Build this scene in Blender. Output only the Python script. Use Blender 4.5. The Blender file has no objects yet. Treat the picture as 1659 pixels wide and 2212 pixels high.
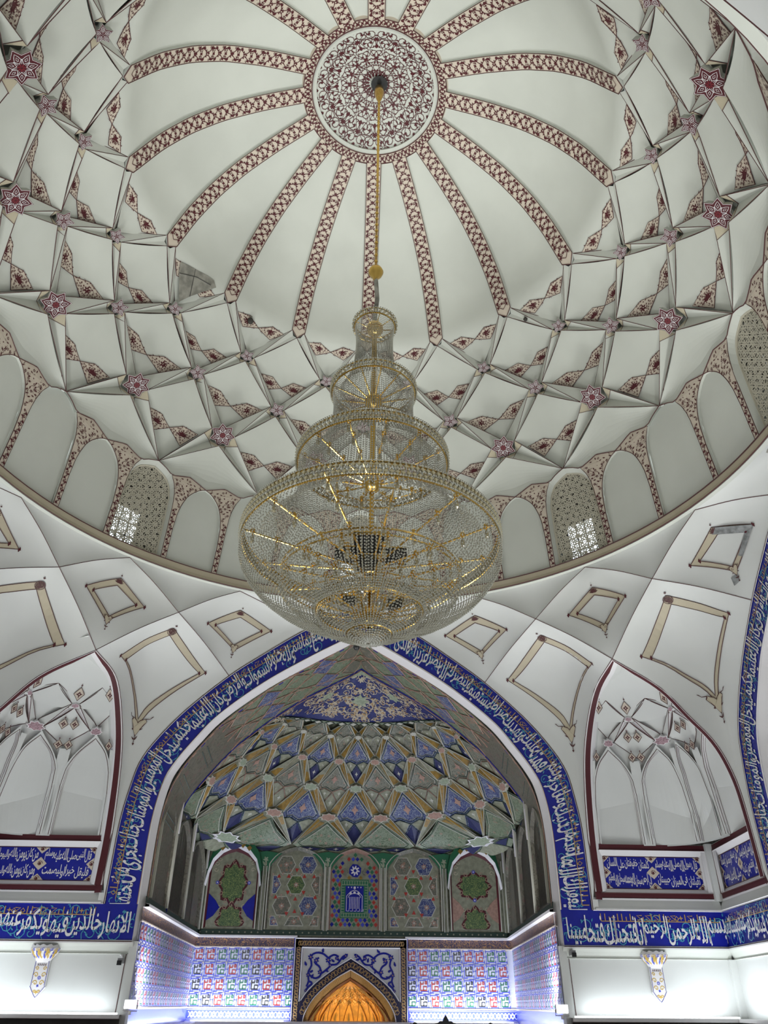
import bpy, math, random, colorsys
import numpy as np
from math import pi, sin, cos, radians, hypot, atan2

# ------------------------------------------------------------------ camera, world, light, exposure
SC = bpy.context.scene
COL = SC.collection
random.seed(7)
CAM_POS = (-0.2572, -8.001, 0.0)
PITCH, YAW, ROLL = 0.582906, 0.052302, 0.0074315
def camera():
    cd = bpy.data.cameras.new('camera'); c = bpy.data.objects.new('camera', cd); COL.objects.link(c)
    cd.sensor_fit = 'VERTICAL'; cd.sensor_height = 24.0; cd.lens = 1619.085 / 2212 * 24.0
    cd.clip_start = 0.05; cd.clip_end = 200
    f = np.array([sin(YAW) * cos(PITCH), cos(YAW) * cos(PITCH), sin(PITCH)])
    R = np.array([cos(YAW), -sin(YAW), 0.]); U = np.cross(R, f)
    R2 = cos(ROLL) * R + sin(ROLL) * U; U2 = -sin(ROLL) * R + cos(ROLL) * U
    from mathutils import Matrix
    m = Matrix(((R2[0], U2[0], -f[0], CAM_POS[0]), (R2[1], U2[1], -f[1], CAM_POS[1]), (R2[2], U2[2], -f[2], CAM_POS[2]), (0, 0, 0, 1)))
    c.matrix_world = m; SC.camera = c
camera()
SC.view_settings.view_transform = 'Standard'; SC.view_settings.look = 'None'
SC.view_settings.gamma = 1.0; SC.view_settings.use_curve_mapping = False
SC.view_settings.exposure = 1.1
W = bpy.data.worlds.new('world'); SC.world = W; W.use_nodes = True
bg = W.node_tree.nodes['Background']; bg.inputs[0].default_value = (0.85, 0.93, 1.0, 1); bg.inputs[1].default_value = 1.6

def area(name, loc, rot, sx, sy, power, col=(1, 1, 1)):
    l = bpy.data.lights.new(name, 'AREA'); l.shape = 'RECTANGLE'; l.size = sx; l.size_y = sy
    l.energy = power; l.color = col
    o = bpy.data.objects.new(name, l); COL.objects.link(o); o.location = loc; o.rotation_euler = rot
    return o
# added soft fill from below that lifts the whole hall, no fixture behind it
area('hall_fill_light', (0, -1.0, -1.2), (pi, 0, 0), 9.0, 9.0, 70, (0.975, 1.0, 0.97))
for (x, y, a, b) in ((0, 5.0, 10.0, .5), (0, -5.0, 10.0, .5), (4.8, 0, .5, 9.0), (-4.8, 0, .5, 9.0)):   # unseen fill strips added to brighten pendentives and niche undersides
    l = area('pendentive_fill_light', (x, y, -1.25), (pi, 0, 0), a, b, 34, (0.97, 1.0, 0.98)); l.data.spread = radians(110)
from mathutils import Vector
for sx in (1, -1):
    for sy in (1, -1):   # added fill lights aimed upward to brighten the dome
        l = area('dome_fill_light', (sx * 4.4, sy * 4.4, -1.3), (0, 0, 0), 1.6, 1.6, 35, (0.975, 1.0, 0.955)); l.data.spread = radians(70)
        l.rotation_euler = (Vector((0, 0, 12.0)) - Vector(l.location)).to_track_quat('-Z', 'Y').to_euler()
for sx in (1, -1):
    for sy in (1, -1):   # weak unseen fill added in the four corners to lift the niches
        l = area('corner_fill_light', (sx * 5.5, sy * 5.5, -0.1), (pi - sy * radians(8), sx * radians(8), 0), 1.2, 1.2, 3, (0.95, 0.98, 1.0))
# LED strips lying along the dado ledges, washing up the walls
for (x, y, lx) in ((5.0, 6.46, 2.3), (-5.2, 6.46, 2.7)):
    area('ledge_strip_light', (x, y, -0.12), (pi - 0.1, 0, 0), lx, 0.08, 7, (0.86, 0.94, 1.0))
for sgn in (1, -1):
    area('ledge_strip_light', (sgn * 6.15, 5.2, -0.12), (pi, sgn * 0.1, 0), 0.08, 2.2, 12, (0.86, 0.94, 1.0))
    area('ledge_strip_light', (sgn * 6.2, 0.0, -0.12), (pi, 0, 0), 0.3, 7.0, 16, (0.9, 0.95, 1.0))
    area('ledge_strip_light', (sgn * 5.6, -6.3, -0.12), (pi, 0, 0), 2.0, 0.08, 8, (0.9, 0.95, 1.0))
# floodlights and strips in the prayer niche
for sgn in (1, -1):
    area('niche_flood_light', (sgn * 3.25, 7.1, 0.05), (pi - 0.75, 0, sgn * 0.25), 0.25, 0.2, 26, (0.95, 0.96, 1.0))
    area('niche_strip_light', (0.15 + sgn * 2.6, 13.14, -0.29), (pi - 0.1, 0, 0), 2.3, 0.06, 26, (0.8, 0.88, 1.0))
    area('niche_strip_light', (sgn * 3.42, 10.0, -0.29), (pi, sgn * 0.1, 0), 0.06, 5.8, 22, (0.8, 0.88, 1.0))

# ------------------------------------------------------------------ materials
MATS = {}
def mat(name, col, rough=0.6, noise=0.0, nscale=3.0, metal=0.0, emit=None, estr=0.0, trans=0.0, col2=None, bump=0.0, spec=0.4):
    if name in MATS: return MATS[name]
    m = bpy.data.materials.new(name); m.use_nodes = True; nt = m.node_tree; b = nt.nodes['Principled BSDF']
    b.inputs['Base Color'].default_value = (*col, 1); b.inputs['Roughness'].default_value = rough
    b.inputs['Metallic'].default_value = metal; b.inputs['Specular IOR Level'].default_value = spec
    if trans: b.inputs['Transmission Weight'].default_value = trans
    if emit: b.inputs['Emission Color'].default_value = (*emit, 1); b.inputs['Emission Strength'].default_value = estr
    if noise or col2:
        tc = nt.nodes.new('ShaderNodeTexCoord'); n = nt.nodes.new('ShaderNodeTexNoise')
        n.inputs['Scale'].default_value = nscale; n.inputs['Detail'].default_value = 5
        nt.links.new(tc.outputs['Object'], n.inputs['Vector'])
        r = nt.nodes.new('ShaderNodeValToRGB'); e = r.color_ramp.elements
        c2 = col2 if col2 else tuple(c * (1 - noise) for c in col)
        e[0].position = 0.35 if not col2 else 0.42; e[0].color = (*c2, 1)
        e[1].position = 0.62 if not col2 else 0.56; e[1].color = (*col, 1)
        nt.links.new(n.outputs['Fac'], r.inputs['Fac']); nt.links.new(r.outputs['Color'], b.inputs['Base Color'])
        if bump:
            bp = nt.nodes.new('ShaderNodeBump'); bp.inputs['Strength'].default_value = bump; bp.inputs['Distance'].default_value = 0.02
            nt.links.new(n.outputs['Fac'], bp.inputs['Height']); nt.links.new(bp.outputs['Normal'], b.inputs['Normal'])
    MATS[name] = m; return m
def arab(name, ground, vine, dot=None, scale=9.0, rough=0.45):
    """faience painted with an all-over tangle of scrolls: ground colour, curling lines, blossoms"""
    if name in MATS: return MATS[name]
    m = bpy.data.materials.new(name); m.use_nodes = True; nt = m.node_tree; b = nt.nodes['Principled BSDF']; L = nt.links.new
    b.inputs['Roughness'].default_value = rough
    tc = nt.nodes.new('ShaderNodeTexCoord')
    n = nt.nodes.new('ShaderNodeTexNoise'); n.inputs['Scale'].default_value = scale; n.inputs['Detail'].default_value = 1.5; n.inputs['Distortion'].default_value = 1.6
    L(tc.outputs['Object'], n.inputs['Vector'])
    ms = nt.nodes.new('ShaderNodeMath'); ms.operation = 'SINE'
    mm = nt.nodes.new('ShaderNodeMath'); mm.operation = 'MULTIPLY'; mm.inputs[1].default_value = 34.0
    L(n.outputs['Fac'], mm.inputs[0]); L(mm.outputs[0], ms.inputs[0])
    r = nt.nodes.new('ShaderNodeValToRGB'); e = r.color_ramp.elements
    e[0].position = 0.45; e[0].color = (*ground, 1); e[1].position = 0.62; e[1].color = (*vine, 1)
    L(ms.outputs[0], r.inputs['Fac'])
    out = r.outputs['Color']
    if dot:
        v = nt.nodes.new('ShaderNodeTexVoronoi'); v.inputs['Scale'].default_value = scale * 1.1
        L(tc.outputs['Object'], v.inputs['Vector'])
        r2 = nt.nodes.new('ShaderNodeValToRGB'); q = r2.color_ramp.elements
        q[0].position = 0.24; q[0].color = (1, 1, 1, 1); q[1].position = 0.3; q[1].color = (0, 0, 0, 1)
        L(v.outputs['Distance'], r2.inputs['Fac'])
        mx = nt.nodes.new('ShaderNodeMix'); mx.data_type = 'RGBA'
        L(r2.outputs['Color'], mx.inputs['Factor']); L(out, mx.inputs[6]); mx.inputs[7].default_value = (*dot, 1)
        out = mx.outputs[2]
    L(out, b.inputs['Base Color'])
    MATS[name] = m; return m
PL = mat('dome_plaster', (0.585, 0.60, 0.55), 0.75, 0.07, 0.9, bump=0.05)
PW_ = mat('white_plaster', (0.66, 0.67, 0.65), 0.7, 0.05, 1.2)
RED = mat('maroon_paint', (0.075, 0.009, 0.014), 0.6)
LINE = mat('maroon_outline', (0.085, 0.03, 0.03), 0.6)
BEI = mat('beige_paint', (0.60, 0.52, 0.43), 0.65, 0.06, 4)
BEI2 = mat('sand_paint', (0.52, 0.46, 0.34), 0.65, 0.06, 4)
WHT = mat('white_paint', (0.75, 0.73, 0.74), 0.5)
BLU = mat('cobalt_glaze', (0.012, 0.018, 0.30), 0.25, 0.15, 6)
TEAL = mat('teal_glaze', (0.06, 0.28, 0.42), 0.3)
GLD = mat('gilt_paint', (0.42, 0.26, 0.10), 0.4)
LAV = mat('lavender_white_glaze', (0.62, 0.63, 0.74), 0.35)
KBLU = mat('royal_blue_glaze', (0.06, 0.08, 0.52), 0.3)
KRED = mat('brick_red_glaze', (0.42, 0.04, 0.03), 0.35)
NAVM = mat('muted_navy_glaze', (0.03, 0.035, 0.12), 0.4, .3, 20)
MRED = mat('crimson_paint', (0.17, 0.012, 0.02), 0.5)
KGRN = mat('bottle_green_glaze', (0.03, 0.16, 0.08), 0.35)
KBLK = mat('black_glaze', (0.03, 0.03, 0.03), 0.35)
BRASS = mat('brass', (0.75, 0.50, 0.14), 0.22, metal=1.0)
GLASS = mat('crystal', (0.36, 0.355, 0.30), 0.10, trans=0.25, spec=0.9)
GLASSY = mat('amber_crystal', (0.36, 0.32, 0.20), 0.12, trans=0.25, spec=0.9)
BLACK = mat('black_metal', (0.012, 0.012, 0.013), 0.5)
GREY = mat('grey_metal', (0.25, 0.25, 0.26), 0.4)
DARK = mat('dark_wood', (0.035, 0.033, 0.03), 0.5, 0.3, 5)
STONE = mat('bare_gypsum', (0.30, 0.29, 0.25), 0.9, 0.4, 7, bump=0.3)
LAT = mat('lattice_plaster', (0.50, 0.47, 0.38), 0.8)
OLV = mat('olive_gold_glaze', (0.33, 0.20, 0.035), 0.45, 0.35, 14)
SAGE = mat('sage_glaze', (0.30, 0.31, 0.22), 0.5, 0.3, 10)
IVR = mat('ivory_line', (0.50, 0.50, 0.42), 0.5)
DGR = mat('dark_green_line', (0.03, 0.06, 0.045), 0.5)
ROSE = mat('rose_glaze', (0.42, 0.26, 0.20), 0.5, 0.25, 18)
PGR = mat('pale_green_glaze', (0.34, 0.40, 0.28), 0.5, 0.25, 18)
A_BLUE = arab('blue_scroll_faience', (0.03, 0.045, 0.17), (0.27, 0.31, 0.36), None, 9)
A_GREY = arab('grey_floral_faience', (0.21, 0.21, 0.16), (0.10, 0.11, 0.08), (0.30, 0.19, 0.13), 7)
A_GRN = arab('green_floral_faience', (0.20, 0.24, 0.16), (0.09, 0.13, 0.07), (0.26, 0.20, 0.14), 6)
A_SIDE = arab('brown_side_faience', (0.15, 0.14, 0.105), (0.09, 0.085, 0.06), (0.16, 0.11, 0.09), 4)  # darker and browner than the grey and green faience
A_CRN = arab('crown_ground_faience', (0.012, 0.018, 0.12), (0.02, 0.032, 0.17), None, 7)
A_GLD = arab('gilded_scroll_band', (0.055, 0.035, 0.07), (0.36, 0.20, 0.08), None, 9)
A_NET = arab('network_panel_faience', (0.17, 0.16, 0.12), (0.09, 0.10, 0.07), (0.28, 0.23, 0.17), 8)
A_RUG = arab('leafy_green_faience', (0.05, 0.10, 0.04), (0.22, 0.28, 0.09), None, 11)
AMB = mat('amber_stucco', (0.85, 0.42, 0.06), 0.45, 0.35, 8)
AMB2 = mat('honey_stucco', (0.95, 0.60, 0.16), 0.4)
AMBD = mat('dark_amber', (0.16, 0.05, 0.01), 0.5)
LED = mat('lit_led_diffuser', (1, 1, 1), 0.5, emit=(0.9, 0.96, 1.0), estr=6.0)
LEDS = mat('led_strip_glow', (1, 1, 1), 0.5, emit=(0.92, 0.97, 1.0), estr=2.6)
SKYG = mat('window_glass', (0.8, 0.9, 0.95), 0.05, trans=0.9)

# ------------------------------------------------------------------ helpers
class MB:
    def __init__(s): s.v = []; s.f = []; s.m = []; s.mats = []; s.n = 0
    def mi(s, m):
        if m not in s.mats: s.mats.append(m)
        return s.mats.index(m)
    def add(s, V, F, m):
        V = np.asarray(V, float).reshape(-1, 3); b = s.n; k = s.mi(m)
        s.v.append(V); s.n += len(V)
        for f in F: s.f.append(tuple(i + b for i in f)); s.m.append(k)
    def build(s, name, parent=None, smooth=False, kind=None, label=None):
        me = bpy.data.meshes.new(name)
        V = np.concatenate(s.v) if s.v else np.zeros((0, 3))
        me.from_pydata(V.tolist(), [], s.f)
        for m in s.mats: me.materials.append(m)
        if s.m: me.polygons.foreach_set('material_index', s.m)
        if smooth: me.polygons.foreach_set('use_smooth', [True] * len(s.f))
        me.update()
        o = bpy.data.objects.new(name, me); COL.objects.link(o)
        if parent: o.parent = parent
        if kind: o['kind'] = kind
        if label: o['label'] = label
        return o
def empty(name, loc=(0, 0, 0), label=None, cat=None, group=None, kind=None):
    o = bpy.data.objects.new(name, None); COL.objects.link(o); o.location = loc
    return tag(o, label, cat, group, kind)
def tag(o, label=None, cat=None, group=None, kind=None):
    if label: o['label'] = label
    if cat: o['category'] = cat
    if group: o['group'] = group
    if kind: o['kind'] = kind
    return o
def grid(mb, fn, us, vs, m):
    """fn(u array, v array) -> Nx3"""
    U, V = np.meshgrid(us, vs, indexing='ij'); P = fn(U.ravel(), V.ravel())
    a, b = len(us), len(vs)
    F = [(i * b + j, (i + 1) * b + j, (i + 1) * b + j + 1, i * b + j + 1) for i in range(a - 1) for j in range(b - 1)]
    mb.add(P, F, m)
def strip(mb, A, B, m):
    A = np.asarray(A, float); B = np.asarray(B, float); n = len(A)
    mb.add(np.concatenate([A, B]), [(i, i + 1, n + i + 1, n + i) for i in range(n - 1)], m)
def tube(mb, P, r, m, k=3, closed=False):
    P = np.asarray(P, float); n = len(P); V = []
    for i in range(n):
        a = P[(i - 1) % n] if closed or i > 0 else P[i]; c = P[(i + 1) % n] if closed or i < n - 1 else P[i]
        t = c - a; L = np.linalg.norm(t); t = t / L if L > 1e-9 else np.array([0, 0, 1.])
        u = np.cross(t, [0.3, 0.2, 0.93]); u /= np.linalg.norm(u) + 1e-12; w = np.cross(t, u)
        rr = r[i] if hasattr(r, '__len__') else r
        for j in range(k): V.append(P[i] + rr * (u * cos(2 * pi * j / k) + w * sin(2 * pi * j / k)))
    F = []
    for i in range(n if closed else n - 1):
        i2 = (i + 1) % n
        for j in range(k): F.append((i * k + j, i * k + (j + 1) % k, i2 * k + (j + 1) % k, i2 * k + j))
    if not closed: F += [tuple(range(k)), tuple((n - 1) * k + j for j in reversed(range(k)))]
    mb.add(V, F, m)
def box(mb, x0, x1, y0, y1, z0, z1, m):
    V = [(x, y, z) for x in (x0, x1) for y in (y0, y1) for z in (z0, z1)]
    mb.add(V, [(0, 1, 3, 2), (4, 6, 7, 5), (0, 4, 5, 1), (2, 3, 7, 6), (0, 2, 6, 4), (1, 5, 7, 3)], m)
def lathe(mb, prof, m, k=24, c=(0, 0, 0)):
    V = []
    for r, z in prof:
        for j in range(k): V.append((c[0] + r * cos(2 * pi * j / k), c[1] + r * sin(2 * pi * j / k), c[2] + z))
    F = [(i * k + j, i * k + (j + 1) % k, (i + 1) * k + (j + 1) % k, (i + 1) * k + j) for i in range(len(prof) - 1) for j in range(k)]
    mb.add(V, F, m)
def dens(P, n=6):
    P = np.asarray(P, float); out = [P[0]]
    for a, b in zip(P[:-1], P[1:]):
        for t in range(1, n + 1): out.append(a + (b - a) * t / n)
    return np.array(out)
def resample(P, n):
    P = np.asarray(P, float); d = np.r_[0, np.cumsum(np.linalg.norm(np.diff(P, axis=0), axis=1))]
    t = np.linspace(0, d[-1], n); return np.stack([np.interp(t, d, P[:, i]) for i in range(P.shape[1])], 1)
def smoothc(P, n=40):
    """Catmull-Rom through the points, resampled"""
    P = np.asarray(P, float); Q = np.vstack([2 * P[0] - P[1], P, 2 * P[-1] - P[-2]]); out = []
    for i in range(1, len(Q) - 2):
        for t in np.linspace(0, 1, 9)[:-1]:
            a, b, c, d = Q[i - 1], Q[i], Q[i + 1], Q[i + 2]
            out.append(0.5 * ((2 * b) + (c - a) * t + (2 * a - 5 * b + 4 * c - d) * t * t + (3 * b - a - 3 * c + d) * t ** 3))
    out.append(P[-1]); return resample(out, n)
# 2-D motifs: lists of (polygon points, material); ribbons become quads. Drawn in an isotropic local frame.
class Motif:
    def __init__(s): s.V = []; s.F = []; s.m = []; s.n = 0; s.pr = []
    def poly(s, P, m):
        P = np.asarray(P, float); k = len(P); s.pr.append((s.n, s.n + max(1, k // 3), s.n + max(2, 2 * k // 3), k)); s.V.append(P); s.F.append(tuple(range(s.n, s.n + len(P)))); s.n += len(P); s.m.append(m)
    def rib(s, P, w, m):
        P = np.asarray(P, float); t = np.gradient(P, axis=0); t /= np.linalg.norm(t, axis=1)[:, None] + 1e-9
        nn = np.stack([-t[:, 1], t[:, 0]], 1); ww = (np.asarray(w) if hasattr(w, '__len__') else np.full(len(P), w))[:, None] / 2
        b = s.n; k = len(P); s.pr.append((b, b + 1, b + k, 2 * k)); s.V.append(P + nn * ww); s.V.append(P - nn * ww); s.n += 2 * k
        for i in range(k - 1): s.F.append((b + i, b + i + 1, b + k + i + 1, b + k + i)); s.m.append(m)
    def star(s, c, r0, r1, n, m, a0=0.0):
        s.poly([(c[0] + (r0 if i % 2 == 0 else r1) * cos(a0 + pi * i / n), c[1] + (r0 if i % 2 == 0 else r1) * sin(a0 + pi * i / n)) for i in range(2 * n)], m)
    def flower(s, c, r, m, m2=None, n=6, a0=0.3):
        P = []
        for i in range(n * 4):
            a = a0 + 2 * pi * i / (n * 4); rr = r * (0.72, 1.0, 1.0, 0.72)[i % 4] if i % 4 else r * 0.5
            P.append((c[0] + rr * cos(a), c[1] + rr * sin(a)))
        s.poly(P, m)
        if m2: s.star(c, r * 0.36, r * 0.3, 4, m2)
    def leaf(s, c, a, L, m, wd=0.32, curl=0.25):
        pts = [(0, 0), (0.3, wd * .8), (0.62, wd * .7 + curl * .3), (1.0, curl), (0.6, -wd * .35 + curl * .3), (0.25, -wd * .55)]
        ca, sa = cos(a), sin(a); s.poly([(c[0] + L * (x * ca - y * sa), c[1] + L * (x * sa + y * ca)) for x, y in pts], m)
    def spiral(s, c, a0, r, turn, w, m, n=12):
        P = []
        for i in range(n):
            t = i / (n - 1); rr = r * (1 - 0.78 * t); a = a0 + turn * t * 2 * pi
            P.append((c[0] + rr * cos(a), c[1] + rr * sin(a)))
        s.rib(P, w, m); return P
    def xform(s, fn):
        q = Motif(); 
        if not s.V: return q
        V = np.concatenate(s.V); q.V = [fn(V[:, 0], V[:, 1])]; q.F = list(s.F); q.m = list(s.m); q.n = s.n; q.pr = list(s.pr); return q
    def merge(s, o):
        s.pr += [(a + s.n, b + s.n, c + s.n, k) for a, b, c, k in o.pr]
        s.V += o.V; s.F += [tuple(i + s.n for i in f) for f in o.F]; s.m += o.m; s.n += o.n
    def emit(s, mb, fn, toward=None):
        """fn(x,y)->Nx3"""
        if not s.V: return
        V = np.concatenate(s.V); P = fn(V[:, 0], V[:, 1]); b = mb.n
        # paint layers: every later stroke lies a hair above the earlier ones
        pr = np.array(s.pr); nn = np.cross(P[pr[:, 1]] - P[pr[:, 0]], P[pr[:, 2]] - P[pr[:, 0]]); nn /= np.linalg.norm(nn, axis=1)[:, None] + 1e-12
        sg = np.sign(((np.array([0, 3., 1.]) - P[pr[:, 0]]) * nn).sum(1))[:, None] if toward is None else np.sign((toward * nn).sum(1))[:, None]
        h = (np.arange(len(pr)) % 97 if len(pr) > 400 else np.arange(len(pr)))[:, None]
        P = P + np.repeat(nn * sg * h * (.004 / max(60, min(len(pr), 400))), pr[:, 3], axis=0)
        mb.v.append(P); mb.n += len(P)
        for f, m in zip(s.F, s.m): mb.f.append(tuple(i + b for i in f)); mb.m.append(mb.mi(m))
    def copy(s): q = Motif(); q.V = list(s.V); q.F = list(s.F); q.m = list(s.m); q.n = s.n; q.pr = list(s.pr); return q
def inpoly(x, y, P):
    c = False; n = len(P)
    for i in range(n):
        x1, y1 = P[i]; x2, y2 = P[(i + 1) % n]
        if (y1 > y) != (y2 > y) and x < (x2 - x1) * (y - y1) / (y2 - y1 + 1e-12) + x1: c = not c
    return c
def fill_flowers(P, m, step, rnd, mvine=None, margin=0.35):
    """scatter blossoms and leaves inside polygon P (isotropic 2-D)"""
    q = Motif(); P = np.asarray(P, float); lo = P.min(0); hi = P.max(0); C0 = P.mean(0)
    Ps = C0 + (P - C0) * (1 - margin * step / (np.linalg.norm(P - C0, axis=1).mean() + 1e-9))
    j = 0; y = lo[1]
    while y < hi[1]:
        x = lo[0] + (j % 2) * step / 2
        while x < hi[0]:
            xx = x + rnd.uniform(-.12, .12) * step; yy = y + rnd.uniform(-.12, .12) * step
            if inpoly(xx, yy, Ps):
                k = rnd.random()
                if k < 0.36: q.flower((xx, yy), step * .34, m, BEI, 5, rnd.random())
                else: q.leaf((xx - .2 * step, yy), rnd.uniform(0, 2 * pi), step * .72, m, .34)
                if rnd.random() < .6:
                    a = rnd.uniform(0, 6.28); q.rib([(xx, yy), (xx + .45 * step * cos(a), yy + .45 * step * sin(a)), (xx + .75 * step * cos(a + .7), yy + .75 * step * sin(a + .7))], step * .09, mvine or m)
            x += step
        y += step * .85; j += 1
    return q
# ------------------------------------------------------------------ arabic text
FORMS = {}
def _f(ch, iso, fin=None, ini=None, med=None): FORMS[ch] = (iso, fin, ini, med)
for ch, b, n in (('\u0627', 0xFE8D, 2), ('\u0628', 0xFE8F, 4), ('\u0629', 0xFE93, 2), ('\u062a', 0xFE95, 4), ('\u062b', 0xFE99, 4), ('\u062c', 0xFE9D, 4),
                 ('\u062d', 0xFEA1, 4), ('\u062e', 0xFEA5, 4), ('\u062f', 0xFEA9, 2), ('\u0630', 0xFEAB, 2), ('\u0631', 0xFEAD, 2), ('\u0632', 0xFEAF, 2),
                 ('\u0633', 0xFEB1, 4), ('\u0634', 0xFEB5, 4), ('\u0635', 0xFEB9, 4), ('\u0636', 0xFEBD, 4), ('\u0637', 0xFEC1, 4), ('\u0638', 0xFEC5, 4),
                 ('\u0639', 0xFEC9, 4), ('\u063a', 0xFECD, 4), ('\u0641', 0xFED1, 4), ('\u0642', 0xFED5, 4), ('\u0643', 0xFED9, 4), ('\u0644', 0xFEDD, 4),
                 ('\u0645', 0xFEE1, 4), ('\u0646', 0xFEE5, 4), ('\u0647', 0xFEE9, 4), ('\u0648', 0xFEED, 2), ('\u0649', 0xFEEF, 2), ('\u064a', 0xFEF1, 4),
                 ('\u0624', 0xFE85, 2), ('\u0623', 0xFE83, 2)):
    _f(ch, chr(b), chr(b + 1), chr(b + 2) if n == 4 else None, chr(b + 3) if n == 4 else None)
def shape(t):
    t = t.replace('\u0627\u0644\u0644\u0647', '\u0627\u0644\u0644\u0647'); out = []; i = 0
    prev = False
    while i < len(t):
        c = t[i]
        if c not in FORMS: out.append(c); prev = False; i += 1; continue
        if c == '\u0644' and i + 1 < len(t) and t[i + 1] in '\u0627\u0623':
            out.append('\ufefc' if prev else '\ufefb'); prev = False; i += 2; continue
        iso, fin, ini, med = FORMS[c]; nxt = i + 1 < len(t) and t[i + 1] in FORMS
        if prev and nxt and ini: out.append(med)
        elif prev: out.append(fin)
        elif nxt and ini: out.append(ini)
        else: out.append(iso)
        prev = bool(ini) and True
        if not ini: prev = False
        i += 1
    return ''.join(reversed(out))
TXT = {}
def text_geo(t, bold=0.012):
    """flat glyph mesh: verts (x,y) from 0..width, faces"""
    if t in TXT: return TXT[t]
    cu = bpy.data.curves.new('glyphs', 'FONT'); cu.body = shape(t); cu.resolution_u = 2; cu.offset = bold
    o = bpy.data.objects.new('glyphs', cu); COL.objects.link(o); bpy.context.view_layer.update()
    me = o.evaluated_get(bpy.context.evaluated_depsgraph_get()).to_mesh()
    V = np.zeros(len(me.vertices) * 3); me.vertices.foreach_get('co', V); V = V.reshape(-1, 3)[:, :2]
    F = [tuple(p.vertices) for p in me.polygons]
    o.evaluated_get(bpy.context.evaluated_depsgraph_get()).to_mesh_clear()
    bpy.data.objects.remove(o); bpy.data.curves.remove(cu)
    V[:, 0] -= V[:, 0].min(); TXT[t] = (V, F); return TXT[t]
def put_text(mb, t, fn, s0, s1, t0, t1, m, bold=0.012):
    """text runs from s0 (start, reader's right) to s1; fn(s,t)->Nx3"""
    V, F = text_geo(t, bold); w = V[:, 0].max(); lo, hi = V[:, 1].min(), V[:, 1].max()
    s = s1 + (s0 - s1) * (V[:, 0] / w); tt = t0 + (t1 - t0) * (V[:, 1] - lo) / (hi - lo)
    mb.add(fn(s, tt), F, m)
# ------------------------------------------------------------------ the dome: (theta deg, s ring row, offset outward) -> xyz
_RZ = [(-6, 0.0, 15.85), (-5, 0.7, 15.68), (-4, 1.41, 15.316), (-3.2, 2.2, 14.98), (-2.4, 2.95, 14.55), (-1.6, 3.5, 14.06), (-.8, 3.95, 13.46), (0, 4.333, 12.694),
       (1, 4.791, 11.863), (2, 5.167, 11.031), (3, 5.435, 10.118), (4, 5.815, 9.175), (5, 6.0, 7.102), (5.3, 6.03, 6.96)]
_S = np.array([a[0] for a in _RZ]); _R = np.array([a[1] for a in _RZ]); _Z = np.array([a[2] for a in _RZ])
_sg = np.linspace(-6, 5.3, 227)
_rg = np.interp(_sg, _S, _R); _zg = np.interp(_sg, _S, _Z)
_k = np.ones(9) / 9
_up = _sg < -0.2
_rs = np.convolve(np.pad(_rg, 4, 'edge'), _k, 'valid'); _zs = np.convolve(np.pad(_zg, 4, 'edge'), _k, 'valid')
_rg = np.where(_up & (_sg > -5.8), _rs, _rg); _zg = np.where(_up & (_sg > -5.8), _zs, _zg)
_dr = np.gradient(_rs); _dz = np.gradient(_zs); _L = np.hypot(_dr, _dz) + 1e-9
_nr, _nz = -_dz / _L, _dr / _L      # outward normal in the meridian plane
WARP = {0: [(-112.5, 1.0, -0.048), (-90, -0.63, 0.062), (-67.5, -0.16, -0.06), (-45, 0.33, -0.094), (-22.5, 0.7, -0.071), (22.5, -1.8, 0.015), (45, -1.96, -0.003), (67.5, -0.81, 0.06), (90, 0.81, 0.055), (112.5, 0.97, 0.108)],
 1: [(-123.75, 1.26, -0.112), (-101.25, -0.17, 0.059), (-78.75, -0.35, -0.011), (-56.25, -0.11, -0.038), (-33.75, -0.22, -0.057), (-11.25, -0.08, -0.039), (33.75, -1.29, 0.028), (56.25, -0.96, 0.076), (78.75, 0.45, 0.053), (101.25, 0.76, 0.009), (123.75, 0.88, 0.077)],
 2: [(-112.5, 0.17, 0.011), (-90, -0.09, -0.001), (-67.5, -0.44, -0.074), (-45, 0.82, -0.101), (-22.5, -0.24, -0.038), (22.5, -1.17, 0.106), (45, -1.01, 0.056), (67.5, -0.53, -0.028), (90, 0.48, 0.021), (112.5, 0.5, 0.079)],
 3: [(-123.75, 1.07, -0.086), (-101.25, 0.53, -0.01), (-78.75, -1.1, 0.059), (-56.25, 0.19, -0.034), (-33.75, -0.25, -0.008), (33.75, -0.72, 0.095), (56.25, -0.07, -0.006), (78.75, 0.44, -0.016), (101.25, 1.22, 0.063), (123.75, 0.03, -0.071)],
 4: [(-67.5, 0.01, -0.024), (-45, 0.06, 0.026), (-22.5, -0.38, -0.003), (45, -0.61, -0.005), (67.5, 0.31, -0.002), (90, 0.06, -0.007)],
 5: [(-61.875, 0.7, -0.001), (-50.625, -0.3, -0.005), (-39.375, 0.18, -0.01), (-28.125, -1.0, -0.008), (28.125, 0.29, -0.003), (39.375, -0.56, 0), (50.625, 0.25, -0.003), (61.875, -0.32, 0), (73.125, 0.88, 0), (84.375, -0.32, 0)]}
_tg = np.linspace(-180, 180, 721); _WT = np.zeros((6, 721)); _WS = np.zeros((6, 721))
for _n, _l in WARP.items():
    _a = [-180, _l[0][0] - 12] + [q[0] for q in _l] + [_l[-1][0] + 12, 180]
    _WT[_n] = np.interp(_tg, _a, [0, 0] + [q[1] for q in _l] + [0, 0]); _WS[_n] = np.interp(_tg, _a, [0, 0] + [q[2] for q in _l] + [0, 0])
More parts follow.
